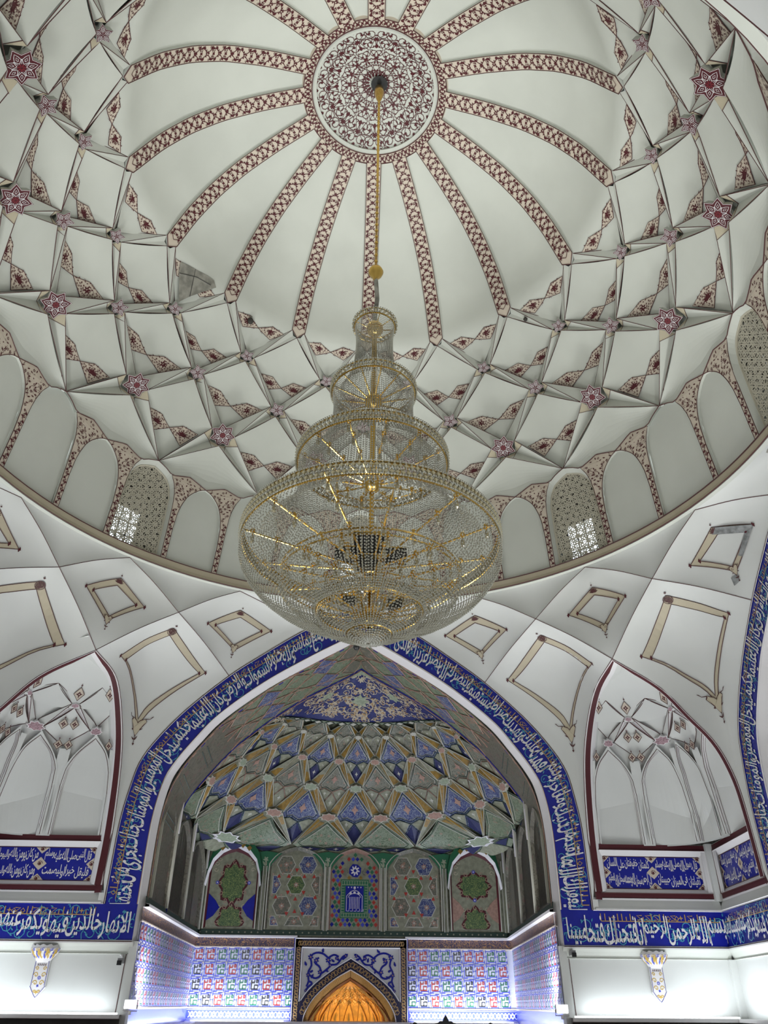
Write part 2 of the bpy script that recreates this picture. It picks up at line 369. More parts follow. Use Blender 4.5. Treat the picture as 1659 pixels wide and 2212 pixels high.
def D(th, s, off=0.0):
    """hand-built irregularity of each ring vertex included"""
    th = np.asarray(th, float); s = np.asarray(s, float); th, s = np.broadcast_arrays(th, s)
    tw = (th + 180) % 360 - 180; sc = np.clip(s, 0, 4.999); i = sc.astype(int); f = sc - i
    ti = (tw + 180) * 2; t0 = np.clip(ti.astype(int), 0, 719); ft = ti - t0
    g = lambda A, r: A[r, t0] * (1 - ft) + A[r, t0 + 1] * ft
    dt = g(_WT, i) * (1 - f) + g(_WT, np.minimum(i + 1, 5)) * f; ds = g(_WS, i) * (1 - f) + g(_WS, np.minimum(i + 1, 5)) * f
    fade = np.where(s < 0, np.clip(1 + s / 4.0, 0, 1), np.where(s > 5, 1, 1.0))
    dt = dt * fade; ds = ds * fade * np.where(s >= 5, 0, 1)
    s2 = s + ds; t = np.radians(th + dt + 1.558)
    r = np.interp(s2, _sg, _rg); z = np.interp(s2, _sg, _zg); nr = np.interp(s2, _sg, _nr); nz = np.interp(s2, _sg, _nz)
    r = r + nr * off; z = z + nz * off; ox = -.1837 + .0127 * (z - 7)
    return np.stack([r * np.sin(t) + ox, r * np.cos(t) + .01, z], -1)
RADS = lambda s: float(np.interp(s, _sg, _rg))
# node (star) sizes per ring: half side x deg, side ds, bottom ds, top ds
NODE = {0: (1.9, 0.0, .148, 0), 1: (1.9, -.03, .12, .12), 2: (1.7, -.05, .15, .12), 3: (2.75, -.05, .24, .21), 4: (0, 0, 0, 0)}
dome = empty('ceiling', (0, 0, 7), kind='structure')
def ch(mb, name, parent=dome, **k): 
    o = mb.build(name, parent, **k)
    o.matrix_parent_inverse = parent.matrix_basis.inverted() if parent.parent is None and parent.type == 'EMPTY' else o.matrix_parent_inverse
    return o
dome.location = (0, 0, 0)
def bil(T, R, L, B, u, v):
    return (np.outer((1 - u) * (1 - v), T) + np.outer(u * (1 - v), R) + np.outer((1 - u) * v, L) + np.outer(u * v, B))
def invbil(T, R, L, B, x, y):
    T, R, L, B = map(np.asarray, (T, R, L, B)); u = np.full(len(x), .5); v = u.copy(); P = np.stack([x, y], 1)
    for _ in range(12):
        f = bil(T, R, L, B, u, v) - P
        du = np.outer(1 - v, R - T) + np.outer(v, B - L); dv = np.outer(1 - u, L - T) + np.outer(u, B - R)
        det = du[:, 0] * dv[:, 1] - du[:, 1] * dv[:, 0] + 1e-12
        u = u - (f[:, 0] * dv[:, 1] - f[:, 1] * dv[:, 0]) / det; v = v - (du[:, 0] * f[:, 1] - du[:, 1] * f[:, 0]) / det
    return u, v
def cell_off(u, v, rec=.13, bul=.10):
    return rec * (u * v) ** .8 + rec * .55 * (np.clip(u, 0, 1) ** 6 * np.sin(np.clip(v, 0, 1) * pi) + np.clip(v, 0, 1) ** 6 * np.sin(np.clip(u, 0, 1) * pi)) + bul * np.sin(pi * np.clip(u, 0, 1)) * np.sin(pi * np.clip(v, 0, 1))
def sliver(mb, Dm, th, s, c1, c2, c3, sgn, nu, nl, rec, mats, beige=None, deep=.12, lines=None, lw=.011, inner=None):
    """the two long facets joining a star at (th,s) to the star below at +-step"""
    step, ds = c1, 1
    xs, ys, bt = nu[0], nu[1], nu[2]; lx, ly, lt = nl[0], nl[1], nl[3]
    Bot = (0, bt, 0); Side = (sgn * xs, ys, 0); Ls = (sgn * (step - lx), ds + ly, 0); Lt = (sgn * step, ds - lt, rec)
    Mu = (sgn * xs * .62, (bt + ys) / 2 + .04, deep)
    pt = lambda p, o=0: Dm(th + p[0], s + p[1], p[2] + o)
    V = [pt(Bot), pt(Side), pt(Ls), pt(Lt), pt(Mu)]
    mb.add([V[0], V[4], V[2]], [(0, 1, 2)], mats[0]); mb.add([V[4], V[1], V[2]], [(0, 1, 2)], mats[1])
    md = tuple((np.array(Side) + np.array(Lt)) / 2 + (0, 0, -.0)); 
    mb.add([V[1], V[3], V[2]], [(0, 1, 2)], mats[2])
    if beige:
        lerp = lambda a, b, t: tuple(np.array(a) * (1 - t) + np.array(b) * t)
        for A, t in ((Bot, .13), (Side, .16)):
            e = lerp(A, Ls, t); q = lerp(Mu, Ls, .02)
            mb.add([pt(A, -.006), pt(q, -.008), pt(e, -.006)], [(0, 1, 2)], beige)
            if lines is not None: tube(lines, [pt(q, -.01), pt(e, -.012)], lw * .8, LINE)
    if inner:
        for (a, b, cc) in ((Bot, Mu, Ls), (Mu, Side, Ls), (Side, Lt, Ls)):
            g = (np.array(a) + b + cc) / 3; sh = lambda p: tuple(g + (np.array(p) - g) * .74)
            mb.add([pt(sh(a), -.012), pt(sh(b), -.012), pt(sh(cc), -.012)], [(0, 1, 2)], inner)
    if lines is not None:
        w = LINE if not inner else IVR
        tube(lines, [V[0], V[2]], lw, w); tube(lines, [V[1], V[2]], lw, w); tube(lines, [V[1], V[3]], lw, w)
        if inner: tube(lines, [V[4], V[2]], lw, w)
# --- crown medallion
def medallion():
    mb = MB()
    grid(mb, lambda a, s: D(a, s, .03), np.linspace(0, 360, 65), np.array([-5.97, -5.6, -5, -4.6, -4.25]), PL)
    med = ch(mb, 'medallion', smooth=True)
    q = Motif(); R0 = 1.27
    n = 16
    for k in range(n):
        a = 2 * pi * k / n
        for sg in (1, -1):
            def pol(r, da): return np.array([r * cos(a + sg * da), r * sin(a + sg * da)])
            for (rc, da, rr, tu, w, a0) in ((1.08, .10, .15, 1.25, .013, .2), (.84, .13, .15, -1.25, .013, 1.4), (.62, .10, .12, 1.2, .012, 2.6), (.42, .1, .09, -1.2, .011, .5), (.25, .12, .06, 1.0, .010, 1.0)):
                c = pol(rc, da); P = q.spiral(c, a + sg * a0, rr, sg * tu, w, RED, 11)
                q.flower(P[-1], rr * .22, RED, None, 5, a)
                for j in (2, 5, 8):
                    q.leaf(P[j], a + sg * (a0 + j), rr * .36, RED, .3)
            q.rib([pol(.18, .05), pol(.34, .17), pol(.53, .03), pol(.72, .18), pol(.95, .03), pol(1.12, .19), pol(1.22, .1)], .011, RED)
            q.leaf(pol(1.2, .1), a + sg * 1.9, .1, RED); q.leaf(pol(1.22, .16), a - sg * 1.9, .09, RED)
        q.flower(pol(.95, 0), .055, RED, ROSE, 6, a); q.flower(pol(.53, 0), .045, RED, ROSE, 6, a); q.leaf(pol(.12, 0), a, .12, RED, .3)
        q.leaf(pol(.74, 0), a, .11, RED, .5, 0); q.leaf(pol(1.14, 0), a, .1, RED, .5, 0)
    def fn(x, y):
        r = np.hypot(x, y); s = np.interp(r, [0, .7, 1.41], [-6, -5, -4]); return D(np.degrees(np.arctan2(x, y)), s, .018)
    m2 = MB(); q.emit(m2, fn); m2.build('painted_scrollwork', med, kind='stuff')
    mb = MB(); A = np.linspace(0, 360, 97)
    prof = [(-4.32, .03), (-4.3, -.03), (-4.22, -.035), (-4.2, .0), (-3.98, .0), (-3.97, .16)]
    for (s0, o0), (s1, o1) in zip(prof[:-1], prof[1:]):
        strip(mb, D(A, s0 + 0 * A, o0), D(A, s1 + 0 * A, o1), PL if s1 < -4.1 else BEI)
    ring = ch(mb, 'medallion_border', smooth=True)
    m = MB()
    for s, o in ((-4.18, -.01), (-3.98, -.01)): tube(m, D(A[:-1], s + 0 * A[:-1], o), .012, LINE, closed=True)
    q = Motif(); N = 48
    for k in range(N):
        c = (k + .5) / N * 360
        x = np.linspace(0, 1, 9)
        q.rib(np.stack([(k + x), .5 + .34 * np.sin(2 * pi * x)], 1), .09, RED); q.rib(np.stack([(k + x), .5 - .34 * np.sin(2 * pi * x)], 1), .07, RED)
        q.flower((k, .5), .22, RED, BEI, 5); q.flower((k + .5, .5), .17, RED, None, 4)
        for (xx, yy, a) in ((.25, .86, .5), (.75, .14, 2.8), (.25, .3, 2.2), (.75, .7, .9), (.1, .9, 0), (.9, .1, 3.1)): q.leaf((k + xx, yy * .9 + .05), a, .27, RED, .5)
    q.emit(m, lambda x, y: D(x / N * 360, -4.17 + y * .18, -.012)); m.build('painted_border_scroll', ring, kind='stuff')
    # dark fixing hole and brass canopy of the chandelier are built with the chandelier
medallion()
# --- ribs
def vine_cells(n, rnd):
    q = Motif()
    for k in range(n * 2):
        for s in (1, -1): q.leaf((k / 2 + .12, s * .12), s * 1.9, .15, RED, .5, .3); q.spiral((k / 2 + .3, s * .40), -s * 1.2, .08, s * 1.0, .03, RED, 6)
    for k in range(n):
        x = np.linspace(0, 1, 9)
        q.rib(np.stack([k + x, .34 * np.sin(pi * x) * (1 if k % 2 else -1)], 1), .045, RED)
        q.rib(np.stack([k + x, -.34 * np.sin(pi * x) * (1 if k % 2 else -1)], 1), .045, RED)
        q.flower((k, 0), .16, RED, BEI if k % 3 else None, 5)
        q.flower((k + .5, 0), .12, RED, None, 4)
        for s in (1, -1):
            q.spiral((k + .5, s * .2), s * .4, .12, s * .9, .04, RED, 7)
            q.leaf((k + .2, s * .3), s * .4, .26, RED, .45, .2 * s); q.leaf((k + .8, s * .3), pi - s * .4, .26, RED, .45, -.2 * s)
            q.leaf((k + .5, s * .36), 0 if k % 2 else pi, .2, RED, .4)
    return q
def rib_halfdeg(s): return np.degrees(.155 / np.interp(s, _sg, _rg))
for k in range(16):
    th = 22.5 * k
    mb = MB(); S_ = np.linspace(-3.99, 0.0, 22); hw = rib_halfdeg(S_)
    L_ = D(th - hw, S_, -.02); R_ = D(th + hw, S_, -.02); C_ = D(th + 0 * hw, S_, -.02)
    strip(mb, L_, C_, BEI); strip(mb, C_, R_, BEI)
    strip(mb, L_, D(th - hw, S_, .05), PL); strip(mb, R_, D(th + hw, S_, .05), PL)
    tip = D(th, .148, -.02); mb.add([L_[-1], C_[-1], R_[-1], tip], [(0, 1, 3), (1, 2, 3)], BEI); strip(mb, [L_[-1], tip, R_[-1]], [D(th - hw[-1], 0, .2), D(th, .1, .2), D(th + hw[-1], 0, .2)], PL)
    rb = ch(mb, 'rib')
    m = MB(); tube(m, D(th - hw, S_, -.024), .008, LINE); tube(m, D(th + hw, S_, -.024), .008, LINE)
    tube(m, [D(th - hw[-1], 0, -.026), D(th, .148, -.026), D(th + hw[-1], 0, -.026)], .011, LINE)
    q = vine_cells(15, random); sl = np.interp(np.linspace(0, 1, 16), np.linspace(0, 1, 22), S_)
    L3 = np.r_[0, np.cumsum(np.linalg.norm(np.diff(C_, axis=0), axis=1))]; 
    q.emit(m, lambda x, y: D(th + np.degrees(y * .30 / np.interp(np.interp((x / 15) * L3[-1] * .985 + .02, L3, S_), _sg, _rg)), np.interp((x / 15) * L3[-1] * .985 + .02, L3, S_), -.028))
    m.build('painted_vine', rb, kind='stuff')
# --- cells, slivers, stars
CELL = {}
def lozenges(b, T, R, L, B, yc):
    """the two painted lozenges in the lower part of each kite, canonical (x deg, s rel.)"""
    rnd = random.Random(5 + b); out = Motif(); ln = Motif(); r = RADS(b - .7); kx = radians(1) * r; hs = .98 if b < 4 else 1.0
    shapes = {1: (-.74, 3.7, -.9, 7.3, -.83, 4.2, -.6), 2: (-.62, 2.8, -.82, 6.6, -.78, 3.9, -.46), 3: (-.76, 3.6, -.955, 7.8, -.915, 5.0, -.57), 4: (-.70, 2.7, -.855, 6.2, -.82, 3.5, -.47)}[b]
    y0, x1, y1, x2, y2, x3, y3 = shapes
    base = [(0, y0), (x1, y1), (x2, y2), (x3, y3)]
    iso = lambda P: [(x * kx, -y * hs) for x, y in P]
    unis = lambda x, y: np.stack([x / kx, -y / hs], 1)
    half = Motif(); Bq = np.array(iso(base)); NG = 6; G_ = [[(1 - a) * (1 - c_) * Bq[0] + a * (1 - c_) * Bq[1] + a * c_ * Bq[2] + (1 - a) * c_ * Bq[3] for c_ in np.linspace(0, 1, NG)] for a in np.linspace(0, 1, NG)]
    for i in range(NG - 1):
        for j in range(NG - 1): half.poly([G_[i][j], G_[i + 1][j], G_[i + 1][j + 1], G_[i][j + 1]], BEI)
    Q = np.array(iso(base)); q = Motif()
    c = Q.mean(0)
    if b in (1, 3): q.flower(c, .07, RED, BEI, 6)
    else:
        for i in range(7): q.leaf(c + (0, -.06), pi / 2 + (i - 3) * .42, .13, RED, .22, 0)
    f = fill_flowers(Q, RED, .06, rnd, margin=.15); q.merge(f)
    for sg in (1, -1):
        def tf(x, y, sg=sg): P = unis(x, y); P[:, 0] *= sg; return P
        out.merge(half.xform(tf)); 
        ornament = q.xform(tf); CELL.setdefault(('orn', b), []).append(ornament)
        P = np.array(base + [base[0]]) * (sg, 1); ln.rib(P[:, :2], .0, LINE)
        CELL.setdefault(('lp', b), []).append(P)
    return out
def build_cells():
    uu = np.linspace(0, 1, 8)
    for b in (1, 2, 3, 4):
        nt, ns, nb = (NODE[b - 2] if b > 1 else None), NODE[b - 1], NODE[b]
        th0 = 0 if b % 2 == 0 else 11.25
        R = (11.25 - ns[0], -1 + ns[1]); Lc = (-R[0], R[1]); B = (0.0, -nb[3])
        T = (0.0, -2 + nt[2]) if b > 1 else None
        if b > 1:
            loz = lozenges(b, T, R, Lc, B, 0)
        else:
            T = (0.0, -2.2); loz = lozenges(b, T, R, Lc, B, 0)
        def M(th, x, y, off):
            u, v = invbil(T, R, Lc, B, x, y); return D(th + x, b + y, cell_off(np.clip(u, 0, 1), np.clip(v, 0, 1)) + off)
        for k in range(16):
            th = th0 + 22.5 * k; mb = MB()
            if b > 1:
                def fn(u, v): P = bil(T, R, Lc, B, u, v); return D(th + P[:, 0], b + P[:, 1], cell_off(u, v))
                grid(mb, fn, uu, uu, PL)
                o = ch(mb, 'kite_panel', smooth=True)
            else:
                # gore between two ribs, closing in a kite point below
                S_ = np.r_[np.linspace(-3.98, 0, 20)]
                hw = np.where(S_ < 0, 11.25 - rib_halfdeg(S_) + .05, 9.35)
                f = np.linspace(-1, 1, 9); V = []
                for s_, h_ in zip(S_, hw): V.append(D(th + f * h_, s_ + 0 * f, .04 * np.clip(-s_ * 2, 0, 1) * (1) + (1 - f * f) * .03 * np.clip(-s_ * 2, 0, 1) + np.clip(1 + s_, 0, 1) * 0))
                for t in np.linspace(0.12, 1, 8):
                    s_ = t * (1 - nb[3]); h_ = 9.35 * (1 - t)
                    V.append(D(th + f * h_, s_ + 0 * f, .08 * t ** .8 + .04 * (1 - f * f) * sin(pi * t)))
                V = np.array(V); n1, n2 = V.shape[:2]
                mb.add(V.reshape(-1, 3), [(i * n2 + j, i * n2 + j + 1, (i + 1) * n2 + j + 1, (i + 1) * n2 + j) for i in range(n1 - 1) for j in range(n2 - 1)], PL)
                o = ch(mb, 'gore', smooth=True)
            m = MB()
            if b > 1: MM = lambda x, y, off: M(th, x, y, off)
            else:
                def MM(x, y, off):
                    t = np.clip((1 + y) / (1 - nb[3]), 0, 1); h_ = 9.35 * (1 - t) + 1e-6; f_ = np.clip(x / h_, -1, 1)
                    return D(th + x, 1 + y, .08 * t ** .8 + .04 * (1 - f_ * f_) * np.sin(pi * t) + off)
            loz.emit(m, lambda x, y: MM(x, y, -.012))
            for q in CELL[('orn', b)]: q.emit(m, lambda x, y: MM(x, y, -.017))
            for P in CELL[('lp', b)]:
                Pd = dens(P, 3); tube(m, MM(Pd[:, 0], Pd[:, 1], -.014), .007, LINE)
            # thin extensions of the lozenge sides to the kite edge
            m.build('painted_lozenges', o, kind='stuff')
    for b in (0, 1, 2, 3):
        th0 = 0 if b % 2 == 0 else 11.25
        for k in range(16):
            th = th0 + 22.5 * k; 
            for sg in (1, -1):
                mb = MB(); ln = MB()
                sliver(mb, D, th, b, 11.25, 0, 0, sg, NODE[b], NODE[b + 1], .13, (PL, PL, PL), BEI2 if b else None, (.02, .10, .14, .20)[b], ln, .0065)
                o = ch(mb, 'sliver_facet'); ln.build('painted_outline', o, kind='stuff')
            if b == 0: continue
            # star boss
            n = 7 if b == 3 else 5; rx, ry = {1: (2.3, .16), 2: (2.6, .20), 3: (3.5, .30)}[b]
            th_, s_ = th, b + (.0 if b < 3 else .01)
            ang = [pi / 2 + 2 * pi * i / (2 * n) for i in range(2 * n)]     # first tip points down (+s)
            rad = [1 if i % 2 == 0 else (.68 if n == 7 else .56) for i in range(2 * n)]
            C0 = D(th_, s_, -(.02, .025, .03)[b - 1]); tt = D(th_ + .5, s_, 0) - D(th_ - .5, s_, 0); tt /= np.linalg.norm(tt); ss = D(th_, s_ + .2, 0) - D(th_, s_ - .2, 0); ss /= np.linalg.norm(ss)
            ho = np.array([sin(radians(th_)), cos(radians(th_)), 0]); dn = ss * .5 + ho * .5; dn /= np.linalg.norm(dn); nn = np.cross(tt, dn); nn *= np.sign(nn @ (ho + np.array([0, 0, .8]))); RR = (.165, .195, .28)[b - 1]
            def flat(x, y, off): return C0 + RR * (np.outer(x, tt) + np.outer(y, dn)) + nn * off
            def ring(f, off): return flat(np.array([f * r * cos(a) for a, r in zip(ang, rad)]), np.array([f * r * sin(a) for a, r in zip(ang, rad)]), off)
            mb = MB(); 
            a0, a1, a2, a3, a4 = ring(.85, .10), ring(1.0, 0), ring(.96, -.002), ring(.93, -.002), ring(.89, -.003)
            N = 2 * n; cl = lambda A: np.vstack([A, A[:1]])
            strip(mb, cl(a0), cl(a1), PL); strip(mb, cl(a1), cl(a2), LINE); strip(mb, cl(a2), cl(a3), WHT); strip(mb, cl(a3), cl(a4), RED)
            ctr = flat(np.array([0]), np.array([0]), -.003)[0]; mb.add(np.vstack([a4, ctr[None]]), [(i, (i + 1) % N, N) for i in range(N)], RED)
            o = ch(mb, 'star_boss')
            q = Motif()
            for i in range(n):
                a = pi / 2 + 2 * pi * i / n; c = np.array([.46 * cos(a), .46 * sin(a)]); dr = np.array([cos(a), sin(a)]); pr_ = np.array([-sin(a), cos(a)])
                P = [c - .24 * dr, c + .17 * pr_ - .05 * dr, c + .1 * pr_ + .15 * dr, c + .30 * dr, c - .1 * pr_ + .15 * dr, c - .17 * pr_ - .05 * dr, c - .24 * dr]
                q.rib(P, .026 if b == 3 else .04, WHT); q.rib([c - .1 * dr, c + .06 * pr_, c + .13 * dr, c - .06 * pr_, c - .1 * dr], .022 if b == 3 else .034, WHT)
                q.rib([.06 * dr, .2 * dr], .02 if b < 3 else .06, WHT if b < 3 else MRED)
                e = np.array([cos(a + pi / n), sin(a + pi / n)]); q.rib([.22 * e, .48 * e], .022, WHT)
            m = MB(); q.emit(m, lambda x, y: flat(x, y, -.008)); m.build('painted_rosette', o)
build_cells()
# --- drum: faces under the lowest stars, spandrels, blind arches, lattice windows
def drum():
    ARC = [(0, .114), (1.2, .14), (2.4, .19), (3.5, .26), (4.3, .36), (4.8, .47), (5.05, .6), (5.12, .97)]
    DAR = [(0, 0.0), (1.8, .035), (3.5, .092), (4.75, .22), (5.1, .40), (5.12, .6), (5.12, .97)]
    A_ = smoothc(ARC, 18); B_ = smoothc([(0, .114), (2, .07), (3.9, .034), (5.9, .06), (7.75, .092), (6.55, .22), (6.16, .4), (6.13, .6), (6.13, .97)], 18)
    B_ = np.array([(0, .114), (1.3, .085), (2.6, .058), (3.9, .034), (5.2, .05), (6.5, .07), (7.75, .092), (7.3, .13), (6.9, .17), (6.6, .22), (6.35, .28), (6.2, .36), (6.16, .44), (6.14, .52), (6.13, .6), (6.13, .7), (6.13, .84), (6.13, .97)])
    rnd = random.Random(3); r = RADS(4.3); kx = radians(1) * r; hs = 2.08
    q = Motif()
    sp = [(.8, .114), (3.9, .05), (7.4, .1), (6.5, .2), (6.1, .34), (5.3, .5), (4.6, .37), (3.4, .22)]
    q.merge(fill_flowers([(x * kx, y * hs) for x, y in sp], RED, .085, rnd, margin=.2))
    for i in range(13):
        y = (.45 + i * .04) * hs; x = 5.62 * kx
        q.rib([(x - .02, y - .04), (x + .03, y), (x - .02, y + .04)], .012, RED)
        if i % 2: q.flower((x + .004, y), .03, RED, BEI, 5)
        q.leaf((x, y), .5 + (i % 2) * 2.2, .06, RED, .5); q.leaf((x, y + .02), -.5 + (i % 2) * 4, .05, RED, .5)
    for k in range(16):
        c = 11.25 + 22.5 * k
        # wall face under the star
        mb = MB(); X = np.linspace(-11.25, 11.25, 23); ax = np.abs(X)
        top = 3.24 + ax / 11.25 * .76; bot = 4 + np.interp(ax, [0, 3.9, 7.75, 9.45, 11.25], [.114, .034, .092, .035, 0])
        for a, b in zip(np.linspace(0, 1, 9)[:-1], np.linspace(0, 1, 9)[1:]):
            sa = top + (bot - top) * a; sb = top + (bot - top) * b; of = lambda t: .035 * sin(pi * t)
            strip(mb, D(c + X, sa, of(a)), D(c + X, sb, of(b)), PL)
        face = ch(mb, 'drum_panel', smooth=True)
        ln = MB(); tube(ln, D(c + X, bot, -.006), .01, LINE); ln.build('painted_outline', face, kind='stuff')
        for sg in (1, -1):
            mb = MB(); P = D(c + sg * A_[:, 0], 4 + A_[:, 1], 0.0); Q = D(c + sg * B_[:, 0], 4 + B_[:, 1], 0.0)
            strip(mb, P, Q, BEI); strip(mb, P, D(c + sg * A_[:, 0], 4 + A_[:, 1], .10), PL); 
            Bl = B_[6:]; strip(mb, D(c + sg * Bl[:, 0], 4 + Bl[:, 1], 0), D(c + sg * Bl[:, 0], 4 + Bl[:, 1], .22), PL)
            o = ch(mb, 'spandrel')
            m = MB(); tube(m, P + 0, .008, LINE); tube(m, Q, .007, LINE)
            q.emit(m, lambda x, y: D(c + sg * x / kx, 4 + y / hs, -.006)); m.build('painted_flowers', o, kind='stuff')
        # blind arch between
        def arch(cc, prof, off, name, m, window=False):
            P = smoothc(prof, 16); full = np.vstack([P[::-1] * (-1, 1), P[1:]])
            mb = MB(); top_ = D(cc + full[:, 0], 4 + full[:, 1], off); bt = D(cc + full[:, 0], 4.97 + 0 * full[:, 0], off)
            mid = D(cc + full[:, 0], 4 + (full[:, 1] + .97) / 2, off); strip(mb, top_, mid, m); strip(mb, mid, bt, m)
            return ch(mb, name, smooth=True)
        arch(c, ARC, .06, 'blind_arch', PL)
        cd = 22.5 * k
        P = smoothc(DAR, 16); full = np.vstack([P[::-1] * (-1, 1), P[1:]])
        if k % 2: arch(cd, DAR, .06, 'blind_arch', PL)
        else:
            # pierced window: reveal, lattice, then the glazed window further out
            w = empty('window_%d' % (k // 2 + 1), kind='structure')
            mb = MB(); inn = full * (.90, 1) + (0, .0); inn[:, 1] = .05 + full[:, 1] * .94
            closed = lambda F: np.vstack([F, [(F[0][0], F[0][1])]])
            Fo = np.vstack([full, [(full[-1][0], .97)], [(full[0][0], .97)]]); Fi = np.vstack([inn, [(inn[-1][0], .955)], [(inn[0][0], .955)]])
            Fo = closed(Fo); Fi = closed(Fi)
            strip(mb, D(cd + Fo[:, 0], 4 + Fo[:, 1], 0.0), D(cd + Fi[:, 0], 4 + Fi[:, 1], .12), PL)
            strip(mb, D(cd + Fi[:, 0], 4 + Fi[:, 1], .12), D(cd + Fi[:, 0], 4 + Fi[:, 1], .55), STONE)
            mb.build('window_reveal', w)
            # lattice bars: five families of parallel bars, star knots where they cross
            m = MB(); poly = [tuple(p) for p in Fi]; iso = [(x * kx, y * hs) for x, y in poly]; xs = [p[0] for p in iso]; ys = [p[1] for p in iso]
            x0, x1, y0, y1 = min(xs), max(xs), min(ys), max(ys); cx, cy = (x0 + x1) / 2, (y0 + y1) / 2
            qq = Motif()
            for f in range(5):
                a = pi * f / 5 + .16; dv = np.array([cos(a), sin(a)]); nv = np.array([-sin(a), cos(a)])
                for j in range(-34, 35):
                    o_ = (j + (.27 if j % 2 else -.1)) * .062
                    T = np.linspace(-1.7, 1.7, 120); P = np.array([(cx, cy)]) + np.outer(T, dv) + nv * o_
                    ins = np.array([inpoly(p[0], p[1], iso) for p in P]); 
                    if ins.sum() > 2:
                        idx = np.where(ins)[0]; qq.rib(P[[idx[0], (idx[0] + idx[-1]) // 2, idx[-1]]], .017, LAT)
            qq.emit(m, lambda x, y: D(cd + x / kx, 4 + y / hs, .125)); 
            m.build('lattice', w, kind='stuff')
            m = MB(); P3 = D(cd + Fi[:, 0], 4 + Fi[:, 1], .12); tube(m, P3, .022, LAT, 4, True); m.build('lattice_frame', w)
            # blocking wall around a small glazed casement at the outer end of the reveal
            m = MB(); wx0, wx1, wy0, wy1 = -3.6, 1.4, .5, .93
            for (xa, xb, ya, yb) in ((-5, wx0, .02, .97), (wx1, 5, .02, .97), (wx0, wx1, .02, wy0), (wx0, wx1, wy1, .97)):
                m.add(D(cd + np.array([xa, xb, xb, xa]), 4 + np.array([ya, ya, yb, yb]), .5), [(0, 1, 2, 3)], STONE)
            m.build('window_infill', w)
            m = MB()
            for xx in np.linspace(wx0, wx1, 4): tube(m, D(cd + np.array([xx, xx]), 4 + np.array([wy0, wy1]), .48), .018, GREY, 4)
            for yy in np.linspace(wy0, wy1, 4): tube(m, D(cd + np.array([wx0, wx1]), 4 + np.array([yy, yy]), .48), .018, GREY, 4)
            m.build('casement', w)
            m = MB(); m.add(D(cd + np.array([wx0, wx1, wx1, wx0]), 4 + np.array([wy0, wy0, wy1, wy1]), .52), [(0, 1, 2, 3)], SKYG); m.build('pane', w)
    # springing ring
    mb = MB(); A = np.linspace(0, 360, 129)
    for (s0, o0, s1, o1, mm) in ((4.965, .1, 4.965, 0, BEI), (4.965, 0, 5.05, -.0, BEI2), (5.05, 0, 5.22, -.05, BEI2), (5.22, -.05, 5.26, -.06, PL), (5.26, -.06, 5.29, .03, PL)):
        strip(mb, D(A, s0 + 0 * A, o0), D(A, s1 + 0 * A, o1), mm)
    o = ch(mb, 'springing_cornice', smooth=False)
    m = MB()
    for s, of in ((4.968, -.005), (5.21, -.055)): tube(m, D(A[:-1], s + 0 * A[:-1], of), .012, LINE, closed=True)
    m.build('painted_outline', o, kind='stuff')
drum()
# patch of lost plaster, small holes
def damage():
    mb = MB(); P = np.array([(-62.0, .14), (-59.5, .06), (-56.5, .0), (-53.5, -.06), (-51.3, -.07), (-49.8, .02), (-52.5, .30), (-54.6, .55), (-56.2, .80), (-58.3, .56), (-60.6, .33)]); n = len(P)
    c = np.array([-56.0, .25]); mid_ = c + (P - c) * .5; f = lambda Q: D(Q[:, 0], Q[:, 1], .05 * np.clip(Q[:, 1], 0, 1) - .012)
    mb.add(np.vstack([f(P), f(mid_), f(c[None])]), [(i, (i + 1) % n, n + (i + 1) % n, n + i) for i in range(n)] + [(n + i, n + (i + 1) % n, 2 * n) for i in range(n)], STONE)
    tube(mb, f(np.array([(-60.5, .33), (-56, .12), (-51.5, .05)])) , .008, DARK); tube(mb, f(np.array([(-57.5, .02), (-54.6, .55)])), .008, DARK)
    return ch(mb, 'bare_plaster_patch')
damage()
bk = MB(); grid(bk, lambda a, s: D(a, s, .42), np.linspace(0, 360, 49), np.linspace(-5.9, 4.02, 24), PL); ch(bk, 'dome_light_block')  # backing added behind the facets to stop sky light leaking through gaps

# ------------------------------------------------------------------ pendentive zone
def ringp(th, r, z): t = radians(th + 1.558); return np.array([r * sin(t) - .1837 + .0127 * (z - 7), r * cos(t) + .01, z])
FP = lambda th: D(th, 5.29, .03); GP = lambda th: ringp(th, 6.18, 6.275); HP = lambda th: ringp(th, 6.542, 5.267)
def coons(c0, c1, d0, d1, bul, long=False):
    ev = lambda P, t: np.stack([np.interp(t, np.linspace(0, 1, len(P)), P[:, k]) for k in range(3)], 1)
    def f(u, v, off=0.0):
        u = np.asarray(u, float); v = np.asarray(v, float); U_ = u[:, None]; V_ = v[:, None]
        P = (1 - V_) * ev(c0, u) + V_ * ev(c1, u) + (1 - U_) * ev(d0, v) + U_ * ev(d1, v) - ((1 - U_) * (1 - V_) * c0[0] + U_ * (1 - V_) * c0[-1] + (1 - U_) * V_ * c1[0] + U_ * V_ * c1[-1])
        n = P.copy(); n[:, 2] = 4; n /= np.linalg.norm(n, axis=1)[:, None]
        b = bul * np.sin(pi * np.clip(u, 0, 1)) ** .8 * np.sin(pi * np.clip(v, 0, 1)) ** .8 * np.clip(1.25 - v, 0, 1) ** (1.5 if long else 0) + off
        return P + n * b[:, None]
    return f
mid = lambda a, b, h=.04: smoothc([a, (a + b) / 2 + (0, 0, h), b], 16)
OUT = smoothc([(0, 7.22), (.45, 6.98), (.88, 6.73), (1.31, 6.48), (2.03, 5.97), (2.62, 5.52), (3.37, 4.8), (3.85, 4.19), (4.06, 3.8), (4.14, 3.45), (4.22, 2.82), (4.23, 2.06), (4.23, 1.43)], 140)
